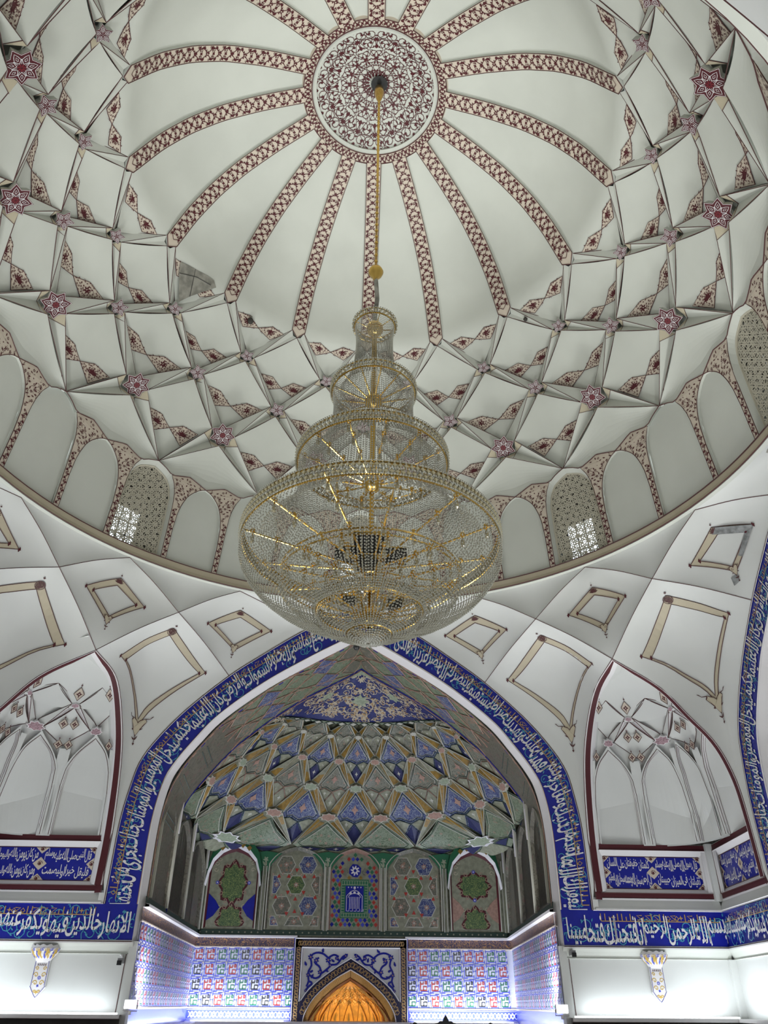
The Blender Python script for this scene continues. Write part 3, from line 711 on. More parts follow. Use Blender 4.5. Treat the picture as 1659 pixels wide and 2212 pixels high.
INN = smoothc([(0, 6.57), (.38, 6.34), (1.0, 5.98), (1.87, 5.42), (2.68, 4.75), (3.09, 4.25), (3.4, 3.8), (3.55, 3.45), (3.64, 2.85), (3.655, 2.1), (3.65, .87)], 140)
oz = lambda x: float(np.interp(x, OUT[:60, 0], OUT[:60, 1]))
WALLD = {'front': 6.594, 'right': 6.3, 'left': 6.5, 'back': 6.594}
def TW(side, x, d, z):
    """local wall frame (x to the viewer's right, d into the wall) -> world"""
    x, d, z = np.broadcast_arrays(np.asarray(x, float), np.asarray(d, float), np.asarray(z, float)); w = WALLD[side]
    if side == 'right': d = d + np.clip(-x - 4.3, 0, 3) * .105
    if side == 'front': return np.stack([x, w + d, z], -1)
    if side == 'right': return np.stack([w + d, -x, z], -1)
    if side == 'left': return np.stack([-w - d, x, z], -1)
    return np.stack([-x, -w - d, z], -1)
ZB = {'front': 0, 'right': 90, 'left': -90, 'back': 180}
EDGE_F = [(4.48, 5.53, 5.05), (4.38, 6.09, 4.4), (4.33, 6.4, 3.66), (4.31, 6.594, 2.57), (4.31, 6.594, 1.6)]
EDGE_S = {1: [(5.31, 4.52, 4.77), (5.72, 4.45, 4.22), (6.04, 4.39, 3.75), (6.21, 4.36, 3.2), (6.27, 4.36, 2.6), (6.3, 4.36, 1.6)],
          -1: [(5.42, 4.5, 4.70), (5.88, 4.42, 4.12), (6.22, 4.36, 3.6), (6.4, 4.34, 3.1), (6.5, 4.34, 2.6), (6.5, 4.34, 1.6)]}
def edges(cx, cy):
    """boundary of the corner niche in quadrant (cx,cy): along the front/back wall, along the side wall"""
    th = {(1, 1): 45, (-1, 1): -45, (1, -1): 135, (-1, -1): -135}[(cx, cy)]; H = HP(th)
    f = smoothc([H] + [(cx * a, cy * b, c) for a, b, c in EDGE_F], 40); s = smoothc([H] + [(cx * a, cy * b, c) for a, b, c in EDGE_S[cx]], 40)
    return f, s
def outer_curve(side, sg, x0, x1=9.0):
    P = [p for p in OUT if x0 - 1e-6 <= p[0] <= x1]; P = np.array([(x0, oz(x0))] + P) if x0 > 0 else np.array(P)
    return TW(side, sg * P[:, 0], 0, P[:, 1])
def frame_band(parent, fn, outer, inner, big):
    m = MB(); O = np.array(outer + [outer[0]], float); I_ = np.array(inner + [inner[0]], float); O = dens(O, 10); I_ = dens(I_, 10)
    strip(m, fn(O[:, 0], O[:, 1], -.008), fn(I_[:, 0], I_[:, 1], -.008), BEI2)
    tube(m, fn(O[:, 0], O[:, 1], -.012), .007, LINE); tube(m, fn(I_[:, 0], I_[:, 1], -.012), .007, LINE)
    # corner knots, a lotus at the top corner and a pendant cartouche at the bottom one
    def iso(c, sc):
        P0 = fn(np.array([c[0]]), np.array([c[1]]))[0]; e = 1e-3
        du = (fn(np.array([c[0] + e]), np.array([c[1]]))[0] - P0) / e; dv = (fn(np.array([c[0]]), np.array([c[1] + e]))[0] - P0) / e
        A = np.stack([du, dv], 1)
        dn = np.array([0, 0, -1.0]); side_ = np.cross(dn, P0 * (1, 1, 0)); side_ /= np.linalg.norm(side_)
        n = np.cross(du, dv); n /= np.linalg.norm(n); dn2 = dn - n * (dn @ n); dn2 /= np.linalg.norm(dn2); sd = np.cross(n, dn2)
        def g(x, y):
            W_ = np.outer(x * sc, sd) + np.outer(-y * sc, dn2); uv = np.linalg.lstsq(A, W_.T, rcond=None)[0]
            return fn(c[0] + uv[0], c[1] + uv[1], -.02)
        return g
    for c in outer[1::2] + inner[1::2]:
        q = Motif(); 
        for j in range(3): q.leaf((0, 0), pi * (.5 + j), .7, RED, .5, 0)
        q.star((0, 0), .45, .3, 4, RED); q.emit(m, iso(c, .065))
    q = Motif(); k = 1.0
    if big:
        for j in range(10): q.spiral((.12 * cos(j * 2.1), .1 * sin(j * 1.7)), j * 1.3, .42 - .02 * j, .8 if j % 2 else -.8, .05, LINE, 14)
        for j in range(9): a = pi * (.1 + .8 * j / 8); q.rib([(0, -.35), (.55 * cos(a), .55 * sin(a) - .1)], .04, LINE)
        q.rib([(.5 * cos(t), .5 * sin(t)) for t in np.linspace(0, 6.28, 20)], .06, LINE)
    else:
        for j in range(7): q.leaf((0, -.2), pi * (j + .5) / 7, .75, LINE, .2, 0)
        q.spiral((0, 0), 0, .35, 1.5, .06, RED, 16)
    q.star((0, .95), .16, .1, 4, LINE); q.emit(m, iso(((outer[0][0] + inner[0][0]) / 2, (outer[0][1] + inner[0][1]) / 2), .17 if big else .13))
    q = Motif(); q.poly([(0, -.9), (.35, -.35), (.62, .15), (.5, .5), (.15, .45), (0, .25), (-.15, .45), (-.5, .5), (-.62, .15), (-.35, -.35)], BEI2)
    for s in (1, -1):
        q.rib([(0, .25), (s * .18, .5), (s * .48, .5), (s * .6, .15), (s * .3, -.4), (0, -.9)], .08, LINE)
        q.rib([(s * .5, .5), (s * .72, .35), (s * .8, .55)], .07, LINE); q.spiral((s * .25, .1), 0, .2, s * 1.1, .05, LINE, 12)
        q.leaf((0, -1.25), pi * (.5 - s * .3), .4, LINE, .3); q.leaf((s * .3, -.4), -.4 if s > 0 else pi + .4, .25, LINE, .4)
    q.rib([(0, -.9), (0, -1.5)], .06, LINE); q.star((0, -1.6), .14, .09, 4, LINE)
    q.emit(m, iso(((outer[2][0] + inner[2][0]) / 2, (outer[2][1] + inner[2][1]) / 2), .20 if big else .12))
    m.build('painted_frame', parent, kind='stuff')
pend = empty('trim_1', kind='structure')
UV = np.linspace(0, 1, 15)
def panel(fn, name='net_vault_panel', m=PW_):
    mb = MB(); grid(mb, fn, UV, UV, m); return mb.build(name, pend, smooth=True)
rim = MB()
def outl(P): tube(rim, np.asarray(P) * (1, 1, 1) + (0, 0, -.004), .007, LINE)
SMALL = ([(.33, .33), (.79, .30), (.77, .77), (.30, .79)], [(.42, .43), (.73, .37), (.735, .71), (.38, .73)])
BIG = ([(.16, .17), (.83, .11), (.62, .66), (.09, .80)], [(.225, .225), (.795, .155), (.605, .60), (.12, .76)])
for side, b in ZB.items():
    for sg in (1, -1):
        F0, G0, I2 = FP(b + sg * 22.5), GP(b + sg * 33.75), TW(side, sg * 1.09, 0, oz(1.09)); I1 = TW(side, sg * 2.594, 0, oz(2.594))
        cI = outer_curve(side, sg, 1.09, 2.594)
        fn = coons(mid(F0, G0), np.vstack([cI, I1[None]]), mid(F0, I2), mid(G0, I1), .16)
        o = panel(fn); frame_band(o, fn, *SMALL, False)
        if side == 'right' and sg == -1:
            m = MB(); st = mat('damp_patch', (.30, .31, .31), .9, .45, 12)
            for P in ([(.36, .33), (.37, .42), (.72, .39), (.80, .30)], [(.80, .30), (.72, .39), (.73, .62), (.78, .62)], [(.78, .80), (.74, .84), (.80, .9), (.84, .84)]): P = np.array(P); P = P[:, ::-1]; m.add(fn(P[:, 0], P[:, 1], -.016), [(0, 1, 2, 3)], st)
            m.build('damp_stain', o, kind='stuff')
        outl(mid(F0, G0)); outl(mid(F0, I2)); outl(mid(G0, I1)); outl(outer_curve(side, sg, 0))
        cx, cy = {('front', 1): (1, 1), ('front', -1): (-1, 1), ('right', 1): (1, -1), ('right', -1): (1, 1), ('left', 1): (-1, 1), ('left', -1): (-1, -1), ('back', 1): (-1, -1), ('back', -1): (1, -1)}[(side, sg)]
        ef, es = edges(cx, cy); E_ = ef if side in ('front', 'back') else es; H0 = E_[0]; c1_ = np.vstack([I1[None], outer_curve(side, sg, 2.6)[1:]]); E2 = np.vstack([E_, c1_[-1][None]])
        fn = coons(mid(G0, H0), c1_, mid(G0, I1, .06), E2, .24, True)
        o = panel(fn); frame_band(o, fn, *BIG, True); outl(mid(G0, H0)); outl(E_)
    # crown panel over the arch
    X = np.linspace(-1.09, 1.09, 21); top = D(b + np.linspace(-22.5, 22.5, 21), 5.29, .03); bot = TW(side, X, 0, [oz(abs(x)) for x in X])
    L_, R_ = mid(FP(b - 22.5), bot[0]), mid(FP(b + 22.5), bot[-1])
    panel(coons(top, bot, L_, R_, .0))
for th in (45, 135, -135, -45):
    fn = coons(mid(FP(th), GP(th + 11.25)), mid(GP(th - 11.25), HP(th)), mid(FP(th), GP(th - 11.25)), mid(GP(th + 11.25), HP(th)), .16)
    o = panel(fn); frame_band(o, fn, *SMALL, False)
    for sg in (1, -1): outl(mid(FP(th), GP(th + sg * 11.25)))
for j in range(8):    # triangles between the ring and the crossing arcs
    th = (33.75 if j % 2 == 0 else 56.25) + 90 * (j // 2) - 180
    top = D(np.linspace(th - 11.25, th + 11.25, 9), 5.29, .03); g = GP(th)
    fn = coons(top, np.repeat(g[None], 9, 0), mid(FP(th - 11.25), g), mid(FP(th + 11.25), g), .03); panel(fn)
for k in range(16):
    q = Motif(); 
    for j in range(3): q.leaf((0, 0), pi * (.5 + j * .5 - .5), .6, RED, .5, 0)
    p = FP(22.5 * k); t = radians(22.5 * k); q.emit(rim, lambda x, y: p + np.outer(x * .06, [cos(t), -sin(t), 0]) + np.outer(y * .06 + .01, [0, 0, 1]) - np.array([sin(t), cos(t), 0]) * .02)
rim.build('painted_outline', pend, kind='stuff')

# ------------------------------------------------------------------ great arches, inscription bands, corner walls
def pathmap(side, sg=1):
    """across t: 0 inner edge .. 1 outer edge; s: 0 at the foot (z=1.43) .. 1 at the crown"""
    I_ = smoothc([(0, 6.57), (.38, 6.34), (1.0, 5.98), (1.87, 5.42), (2.68, 4.75), (3.09, 4.25), (3.4, 3.8), (3.55, 3.45), (3.64, 2.85), (3.655, 2.1), (3.65, 1.43)], 80)[::-1]; O_ = resample(OUT, 80)[::-1]
    def f(s, t, off=-.012):
        i = np.linspace(0, 1, 80); s = np.clip(s, 0, 1); t = np.asarray(t)
        x = np.interp(s, i, I_[:, 0]) * (1 - t) + np.interp(s, i, O_[:, 0]) * t; z = np.interp(s, i, I_[:, 1]) * (1 - t) + np.interp(s, i, O_[:, 1]) * t
        return TW(side, sg * x, off, z)
    return f
ARCH_LEN = 7.3
TXR = 'ليغفر لك الله ما تقدم من ذنبك وما تاخر ويتم نعمته عليك ويهديك صراطا مستقيما وينصرك الله نصرا عزيزا هو الذى انزل السكينة'
TXL = 'ليزدادوا ايمانا مع ايمانهم ولله جنود السموات والارض وكان الله عليما حكيما ليدخل المومنين والمومنات جنات تجرى من تحتها'
TXB = 'بسم الله الرحمن الرحيم انا فتحنا لك فتحا مبينا'
TXE = 'الانهار خالدين فيها ويكفر عنهم سياتهم'
def words(mb, t, fn, s0, s1, t0, t1, m, lift=.12):
    """set the words one by one along the band, alternately stacked high and low like the painted thuluth"""
    ws = t.split(); Ls = [text_geo(w)[0][:, 0].max() + .16 for w in ws]; tot = sum(Ls); s = s0
    for i, (w, L) in enumerate(zip(ws, Ls)):
        e = s + (s1 - s0) * L / tot; g = (e - s) * .04; hi = i % 2
        put_text(mb, w, fn, s - g * .5, e + g * .8, t0 + (lift if hi else 0) * (t1 - t0), t1 - (0 if hi else lift) * (t1 - t0), m, .004); s = e
def vines(fn, n, w, h0, h1, mb, rnd, m=TEAL):
    q = Motif()
    for i in range(n):
        c = ((i + .5) / n * w, rnd.uniform(h0 + .1, h1 - .1)); r = rnd.uniform(.09, .15); q.spiral(c, rnd.uniform(0, 6), r, rnd.choice((1, -1)) * 1.1, .014, m, 12)
        for j in range(3): q.leaf((c[0] + rnd.uniform(-r, r), c[1] + rnd.uniform(-r, r)), rnd.uniform(0, 6), .06, m, .3)
    V = np.concatenate(q.V); V[:, 1] = np.clip(V[:, 1], h0 + .015, h1 - .015); V[:, 0] = np.clip(V[:, 0], .02, w - .02); q.V = [V]; q.emit(mb, fn)
def kufic_line(mb, fn, s0, s1, t, h, ln, m=GLD):
    q = Motif(); n = int(ln / .075); rnd = random.Random(int(ln * 10))
    for i in range(n):
        x = i * .075
        k = rnd.random()
        if k < .5: q.rib([(x, 0), (x, h * rnd.choice((.6, 1, 1)))], .017, m)
        elif k < .68: q.rib([(x - .02, 0), (x + .035, h * .4), (x, h * .75), (x - .035, h * .4), (x + .02, 0)], .015, m)
        elif k < .84: q.rib([(x - .03, h * .2), (x + .05, h * .2), (x - .03, h * .8), (x + .06, h * .8)], .015, m)
        else: q.star((x, h * .5), .045, .016, 4, m)
    q.rib(np.stack([np.linspace(0, ln, 90), np.zeros(90)], 1), .014, m)
    q.emit(mb, lambda x, y: fn(s0 + (s1 - s0) * x / ln, t + y / .58))
rnd = random.Random(11)
WN = {'front': 'wall_front', 'right': 'wall_right', 'left': 'wall_left', 'back': 'wall_back'}
WALLS = {}
XC = {'front': (-6.56, 6.56), 'right': (-6.62, 6.62), 'left': (-6.62, 6.62), 'back': (-6.56, 6.56)}
for side in ZB:
    w = empty(WN[side], kind='structure'); WALLS[side] = w
    full = side != 'back'
    # band ground
    for sg, txt in ((1, TXR), (-1, TXL)):
        mb = MB(); S_ = np.linspace(0, 1, 60); f = pathmap(side, sg)
        strip(mb, f(S_, 0 * S_, 0), f(S_, 0 * S_ + 1, 0), BLU); o = mb.build('inscription_band', w, label='blue arch band with white thuluth script')
        m = MB()
        for t, r_, mm in ((.0, .016, WHT), (1., .007, LINE), (.975, .006, WHT), (.03, .006, GLD)): tube(m, f(S_, 0 * S_ + t, -.012), r_, mm)
        if full:
            if sg == 1: words(m, txt, f, .0, .98, .07, .93, WHT)
            else: words(m, txt, f, .98, .0, .07, .93, WHT)
            kufic_line(m, lambda s, t: f(s, t, -.009), .01 if sg == 1 else .97, .97 if sg == 1 else .01, .68, .13, ARCH_LEN)
            vines(lambda x, y: f(x / ARCH_LEN, y / .58, -.006), 62, ARCH_LEN, 0, .58, m, rnd)
        m.build('painted_script', o, kind='stuff')
        # white reveal stepping back from the band
        mb = MB(); I2 = INN * (1, 1); x = sg * I2[:, 0]; z = I2[:, 1]; k_ = np.where(I2[:, 0] > 0, (I2[:, 0] - .09).clip(0) / np.maximum(I2[:, 0], .01), 1)
        x2 = sg * (I2[:, 0] - .09 * (I2[:, 0] / 3.65) ** .5); z2 = z - .09 * (1 - (I2[:, 0] / 3.65) ** 2)
        strip(mb, TW(side, x, 0, z), TW(side, x2, .16, z2), WHT); strip(mb, TW(side, x, 0, z), TW(side, x, -.015, z), WHT)
        mb.build('arch_reveal', w, smooth=True)
    for sg in (1, -1):
        xc = XC[side][1 if sg > 0 else 0]; a, b = sg * 3.65, xc
        # horizontal inscription
        f = lambda s, t, off=-.012, sg=sg, xc=xc: TW(side, sg * 3.65 + (xc - sg * 3.65) * s, off, .87 + .56 * np.asarray(t))
        mb = MB(); S_ = np.array([0, 1.0]); strip(mb, f(S_, 0 * S_, 0), f(S_, 0 * S_ + 1, 0), BLU); o = mb.build('inscription_band', w, label='blue horizontal band with white thuluth script')
        if full:
            m = MB(); L_ = abs(xc) - 3.65
            ta, tb = (TXB, TXE); t_ = ta if sg == 1 else tb
            s0, s1 = ((.99, .03) if sg == 1 else (.03, .99))
            words(m, t_, f, s0, s1, .06, .86, WHT, .08)
            fk = lambda s, t: f(s, t, -.009); kufic_line(m, fk, .24, .97, .70, .12, L_ * .73)
            vines(lambda x, y: f(x / L_, y / .56, -.006), 30, L_, 0, .56, m, rnd)
            for t, mm, r_ in ((.0, LINE, .012), (.03, WHT, .006), (1, WHT, .008)): tube(m, f(np.array([0 if t < .5 else .2, 1.]), np.array([t, t])), r_, mm)
            m.build('painted_script', o, kind='stuff')
        # profile of the corner wall: cove, white wall, dado ledge, moulding under the niche
        def run(prof, mats, x0=sg * 3.62, name='corner_wall', x1=xc):
            mb = MB(); n = len(prof)
            for (d0, z0), (d1, z1), mm in zip(prof[:-1], prof[1:], mats):
                X = np.array([x0, (x0 + x1) / 2, x1]); strip(mb, TW(side, X, d0, z0), TW(side, X, d1, z1), mm)
            return mb.build(name, w)
        run([(0, .87), (-.035, .865), (-.035, .845), (.0, .80), (.045, .73), (.05, .705), (.03, .70), (.06, .695)], [WHT, WHT, PL, PL, PL, PL, PL], name='cove_moulding')
        run([(.06, .695), (.06, -.17)], [PW_], name='lower_wall')
        run([(.06, -.14), (-.16, -.14), (-.17, -.19), (-.10, -.20)], [WHT, WHT, WHT], name='dado_ledge')
        run([(-.10, -.20), (-.10, -1.7)], [DARK], name='dado')
        mb = MB(); tube(mb, TW(side, np.array([sg * 3.72, sg * 3.74]), .055, np.array([.70, -.14])), .007, LINE, 4); mb.build('painted_outline', w)
        # moulding and niche frame start beyond the arch foot
        run([(0, 1.43), (-.02, 1.45), (.01, 1.50), (.06, 1.60), (.06, 1.64)], [WHT, PW_, PW_, WHT], x0=sg * 4.28, name='niche_sill')
        run([(0, 1.43), (0, 1.6)], [PW_], x0=sg * 4.2, x1=sg * 4.34, name='arch_margin')
        run([(.06, 1.63), (.06, 1.72)], [RED], x0=sg * 4.36, name='niche_frame', x1=xc)
        run([(.06, 2.42), (.06, 2.52)], [RED], x0=sg * 4.4, name='niche_frame', x1=xc)
        run([(.06, 1.72), (.06, 2.42)], [WHT], x0=sg * 6.40, name='panel_surround', x1=xc)
        # blank bit of wall behind spandrel area
        mb = MB(); x0_, x1_ = sg * 4.32, sg * 4.44
        mb.add(TW(side, [x0_, x1_, x1_, x0_], [0, .05, .05, 0], [1.6, 1.6, 2.6, 2.6]), [(0, 1, 2, 3)], RED); mb.build('niche_frame', w)

# ------------------------------------------------------------------ hadith panels in the corners (things of their own)
def hadith(side, x0, x1, lines, label, grp):
    root = empty('calligraphy_panel', tuple(TW(side, (x0 + x1) / 2, .06, 1.76)), label, 'panel', grp)
    inv = root.matrix_basis.inverted() if False else None
    base = np.array(root.location)
    f = lambda x, y, off=0.0: TW(side, x0 + (x1 - x0) * np.asarray(x), .11 + off, 1.79 + .53 * np.asarray(y)) - base
    sgn = 1
    mb = MB(); mb.add(f([0, 1, 1, 0], [0, 0, 1, 1]), [(0, 1, 2, 3)], BLU); mb.build('tile_field', root)
    mb = MB(); 
    e = (.13) / abs(x1 - x0); O = np.array([(-e, -.14), (1 + e, -.14), (1 + e, 1.2), (-e, 1.2), (-e, -.14)]); I_ = np.array([(0, 0), (1, 0), (1, 1), (0, 1), (0, 0)])
    strip(mb, f(O[:, 0], O[:, 1], -.06), f(I_[:, 0], I_[:, 1], 0), WHT); mb.build('bevelled_frame', root)
    m = MB(); tube(m, f(O[:, 0], O[:, 1], -.062), .008, LINE); tube(m, f(I_[:, 0], I_[:, 1], -.004), .008, LINE)
    for (xx, yy) in ((0, 0), (1, 0), (0, 1), (1, 1), (0, .5), (1, .5), (.5, .5), (.5, 0), (.5, 1)):
        q = Motif(); r = .105
        P = [(r * 1.15 * cos(a) * (.72 if i % 2 else 1), r * sin(a) * (.72 if i % 2 else 1)) for i, a in enumerate(np.linspace(0, 2 * pi, 9)[:-1])]
        P = [(np.clip(xx * abs(x1 - x0) + a, 0, abs(x1 - x0)), np.clip(yy * .53 + b_, 0, .53)) for a, b_ in P]
        q.poly(P, BEI); c = (np.clip(xx * abs(x1 - x0), .03, abs(x1 - x0) - .03), np.clip(yy * .53, .03, .5)); q.spiral(c, 0, .05, 1.2, .01, RED, 10); q.flower(c, .03, RED, None, 5)
        q.emit(m, lambda x, y: f(x / abs(x1 - x0), y / .53, -.006), toward=-base)
    m.build('corner_ornament', root)
    m = MB()
    for i, t in enumerate(lines):
        col, row = i % 2, i // 2; rt = (.97, .53) if col == 0 else (.47, .03)
        sA, sB = rt; ws = t.split()
        Ls = [text_geo(w_)[0][:, 0].max() + .1 for w_ in ws]; tot = sum(Ls); s = sA
        for j, (w_, L) in enumerate(zip(ws, Ls)):
            e_ = s + (sB - sA) * L / tot; y0 = (.55 if row == 0 else .06) + (.06 if j % 2 else 0)
            put_text(m, w_, lambda a, b_: f(a, b_, -.007), s, e_ + (s - e_) * .04, y0, y0 + .36, WHT, .02); s = e_
    m.build('painted_script', root, kind='stuff'); return root
H1 = ['قال رسول الله صلى الله عليه وسلم', 'كلمتان خفيفتان على اللسان', 'ثقيلتان فى الميزان حبيبتان', 'الى الرحمن سبحان الله وبحمده سبحان الله العظيم']
H2 = ['قال النبى صلى الله عليه وسلم', 'من كان يومن بالله واليوم الاخر', 'فليقل خيرا او ليصمت', 'ومن كان يومن بالله واليوم الاخر']
hadith('front', 4.57, 6.36, H1, 'blue calligraphy panel facing us under the right corner niche', 'calligraphy panels under the corner niches')
hadith('front', -6.42, -4.57, H2, 'blue calligraphy panel under the left corner niche', 'calligraphy panels under the corner niches')
hadith('right', -6.44, -4.57, ['قال رسول الله صلى الله عليه وسلم', 'من صام رمضان ايمانا', 'غفر له ما تقدم من ذنبه', 'صلى الله عليه وسلم'], 'slanting blue calligraphy panel on the right-hand wall beside the corner', 'calligraphy panels under the corner niches')
hadith('left', 4.57, 6.44, H2, 'blue calligraphy panel on the left-hand wall, cut off by the picture edge', 'calligraphy panels under the corner niches')
# ------------------------------------------------------------------ muqarnas, shared builder
def muq_kite(parent, Dm, th, bot, step, ns, nb, nt, top, m, loz=None, rec=.12, bul=.07, name='kite_panel', edge=None, third=None, orn=None, tip=None):
    """bot/side/top are rows; node sizes (half side, ds, bottom, top)"""
    T = (0.0, (top - bot) + nt[2]); R = (step - ns[0], (top - bot) / 2 + ns[1]); L = (-R[0], R[1]); B = (0.0, -nb[3])
    uu = np.linspace(0, 1, 7); mb = MB(); off = lambda u, v: cell_off(u, v, rec, bul)
    def fn(u, v): P = bil(T, R, L, B, u, v); return Dm(th + P[:, 0], bot + P[:, 1], off(u, v))
    grid(mb, fn, uu, uu, m); o = mb.build(name, parent, smooth=True)
    def MM(u, v, d): P = bil(T, R, L, B, u, v); return Dm(th + P[:, 0], bot + P[:, 1], off(np.clip(u, 0, 1), np.clip(v, 0, 1)) + d)
    if loz:
        ml, mo, mq = loz; q = MB(); a = .62
        # side lozenges and the bottom square, in u,v
        P1 = np.array([(a, a), (.80, .30), (1., .18), (1., a)]); P2 = P1[:, ::-1]; P3 = np.array([(a, a), (1, a), (1, 1), (a, 1)])
        for P, mm in ((P1, ml), (P2, ml), (P3, mq)):
            if mm is None: continue
            c = P.mean(0); Q = c + (P - c) * .86
            q.add(MM(Q[:, 0], Q[:, 1], -.008), [(0, 1, 2, 3)], mm)
            cl = dens(np.vstack([P, P[:1]]), 2); tube(q, MM(cl[:, 0], cl[:, 1], -.008), .010, mo)
            w = Motif(); w.star((0, 0), 1, .45, 4, orn or IVR, .785); w.emit(q, lambda x, y: MM(c[0] + x * .07, c[1] + y * .07, -.014))
        q.build('painted_lozenges', o, kind='stuff')
    if edge == 'plain':
        q = MB(); Z = dens(np.array([(0, 0), (1, 0), (1, 1), (0, 1), (0, 0)], float), 5); tube(q, MM(Z[:, 0], Z[:, 1], -.004), .007, LINE); q.build('painted_outline', o, kind='stuff')
    elif edge:
        q = MB(); Z = [(0.03, .03), (.93, .03), (.93, .20), (.78, .30), (.62, .62), (.30, .78), (.20, .93), (.03, .93), (.03, .03)]
        Z = dens(np.array(Z) * .94 + .01, 2); tube(q, MM(Z[:, 0], Z[:, 1], -.006), .009, edge); Z2 = .35 + (Z - .35) * .90; tube(q, MM(Z2[:, 0], Z2[:, 1], -.008), .008, IVR)
        if third is not None:
            w = Motif(); w.star((0, 0), 1.0, .55, 4, third); w.star((0, 0), .55, .3, 4, IVR, .4); 
            w.emit(q, lambda x, y: MM(.36 + (x + y) * .10, .36 + (y - x) * .10, -.012))
        q.build('painted_border', o, kind='stuff')
    return o
def muq_star(parent, Dm, th, s, rx, ry, m, n=8, name='star_boss', rimm=None, d=.03):
    ang = [pi / 2 + pi * i / n for i in range(2 * n)]; rad = [1 if i % 2 == 0 else .74 for i in range(2 * n)]
    R_ = lambda f, off: Dm(np.array([th + f * rx * r * cos(a) for a, r in zip(ang, rad)]), np.array([s + f * ry * r * sin(a) for a, r in zip(ang, rad)]), off)
    mb = MB(); a0, a1, a2 = R_(1.0, .04), R_(1.0, -d), R_(.86, -d - .003); cl = lambda A: np.vstack([A, A[:1]]); N = 2 * n
    strip(mb, cl(a0), cl(a1), rimm or IVR); strip(mb, cl(a1), cl(a2), rimm or IVR); c = Dm(np.array([th]), np.array([s]), -d - .004)
    mb.add(np.vstack([a2, c]), [(i, (i + 1) % N, N) for i in range(N)], m); return mb.build(name, parent)

# ------------------------------------------------------------------ prayer iwan
IX, IY, AX, AY = 0.12, 8.7, 3.72, 4.65
IPR = np.array([(0, 6.60), (.1, 6.36), (.2, 6.16), (.35, 5.84), (.51, 5.42), (.62, 5.1), (.73, 4.72), (.85, 4.2), (.93, 3.8), (.98, 3.5), (1, 3.2), (1.0005, 1.4)])
def hrho(z): return np.interp(z, IPR[::-1, 1], IPR[::-1, 0])
def Qz(phi, z, off=0.0):
    phi, z = np.broadcast_arrays(np.asarray(phi, float), np.asarray(z, float)); p = np.interp(z, [3.2, 3.5, 4.0, 4.4], [14, 5, 2.8, 2.6]); a = np.radians(phi)
    k = (np.abs(np.sin(a)) ** p + np.abs(np.cos(a)) ** p) ** (1 / p); r = hrho(z)
    nz = np.interp(z, [3.4, 4.2, 5.2, 6.6], [0.05, .45, .8, 1.0]); nh = np.sqrt(1 - nz ** 2)
    x = AX * r * np.sin(a) / k + off * nh * np.sin(a); y = AY * r * np.cos(a) / k + off * nh * np.cos(a)
    return np.stack([IX + x, IY + y, z + off * nz], -1)
_rz = np.array([5.85, 5.62, 5.20, 4.70, 4.10, 3.52, 3.22, 2.9])
def Q(phi, s, off=0.0):
    phi, s = np.broadcast_arrays(np.asarray(phi, float), np.asarray(s, float)); return Qz(phi, np.interp(s, np.arange(8), _rz) - .42 * (np.abs(phi) / 90) ** 3 * np.interp(s, [0, 2.2], [1, 0]), off)
iw = empty('wall_niche', kind='structure')
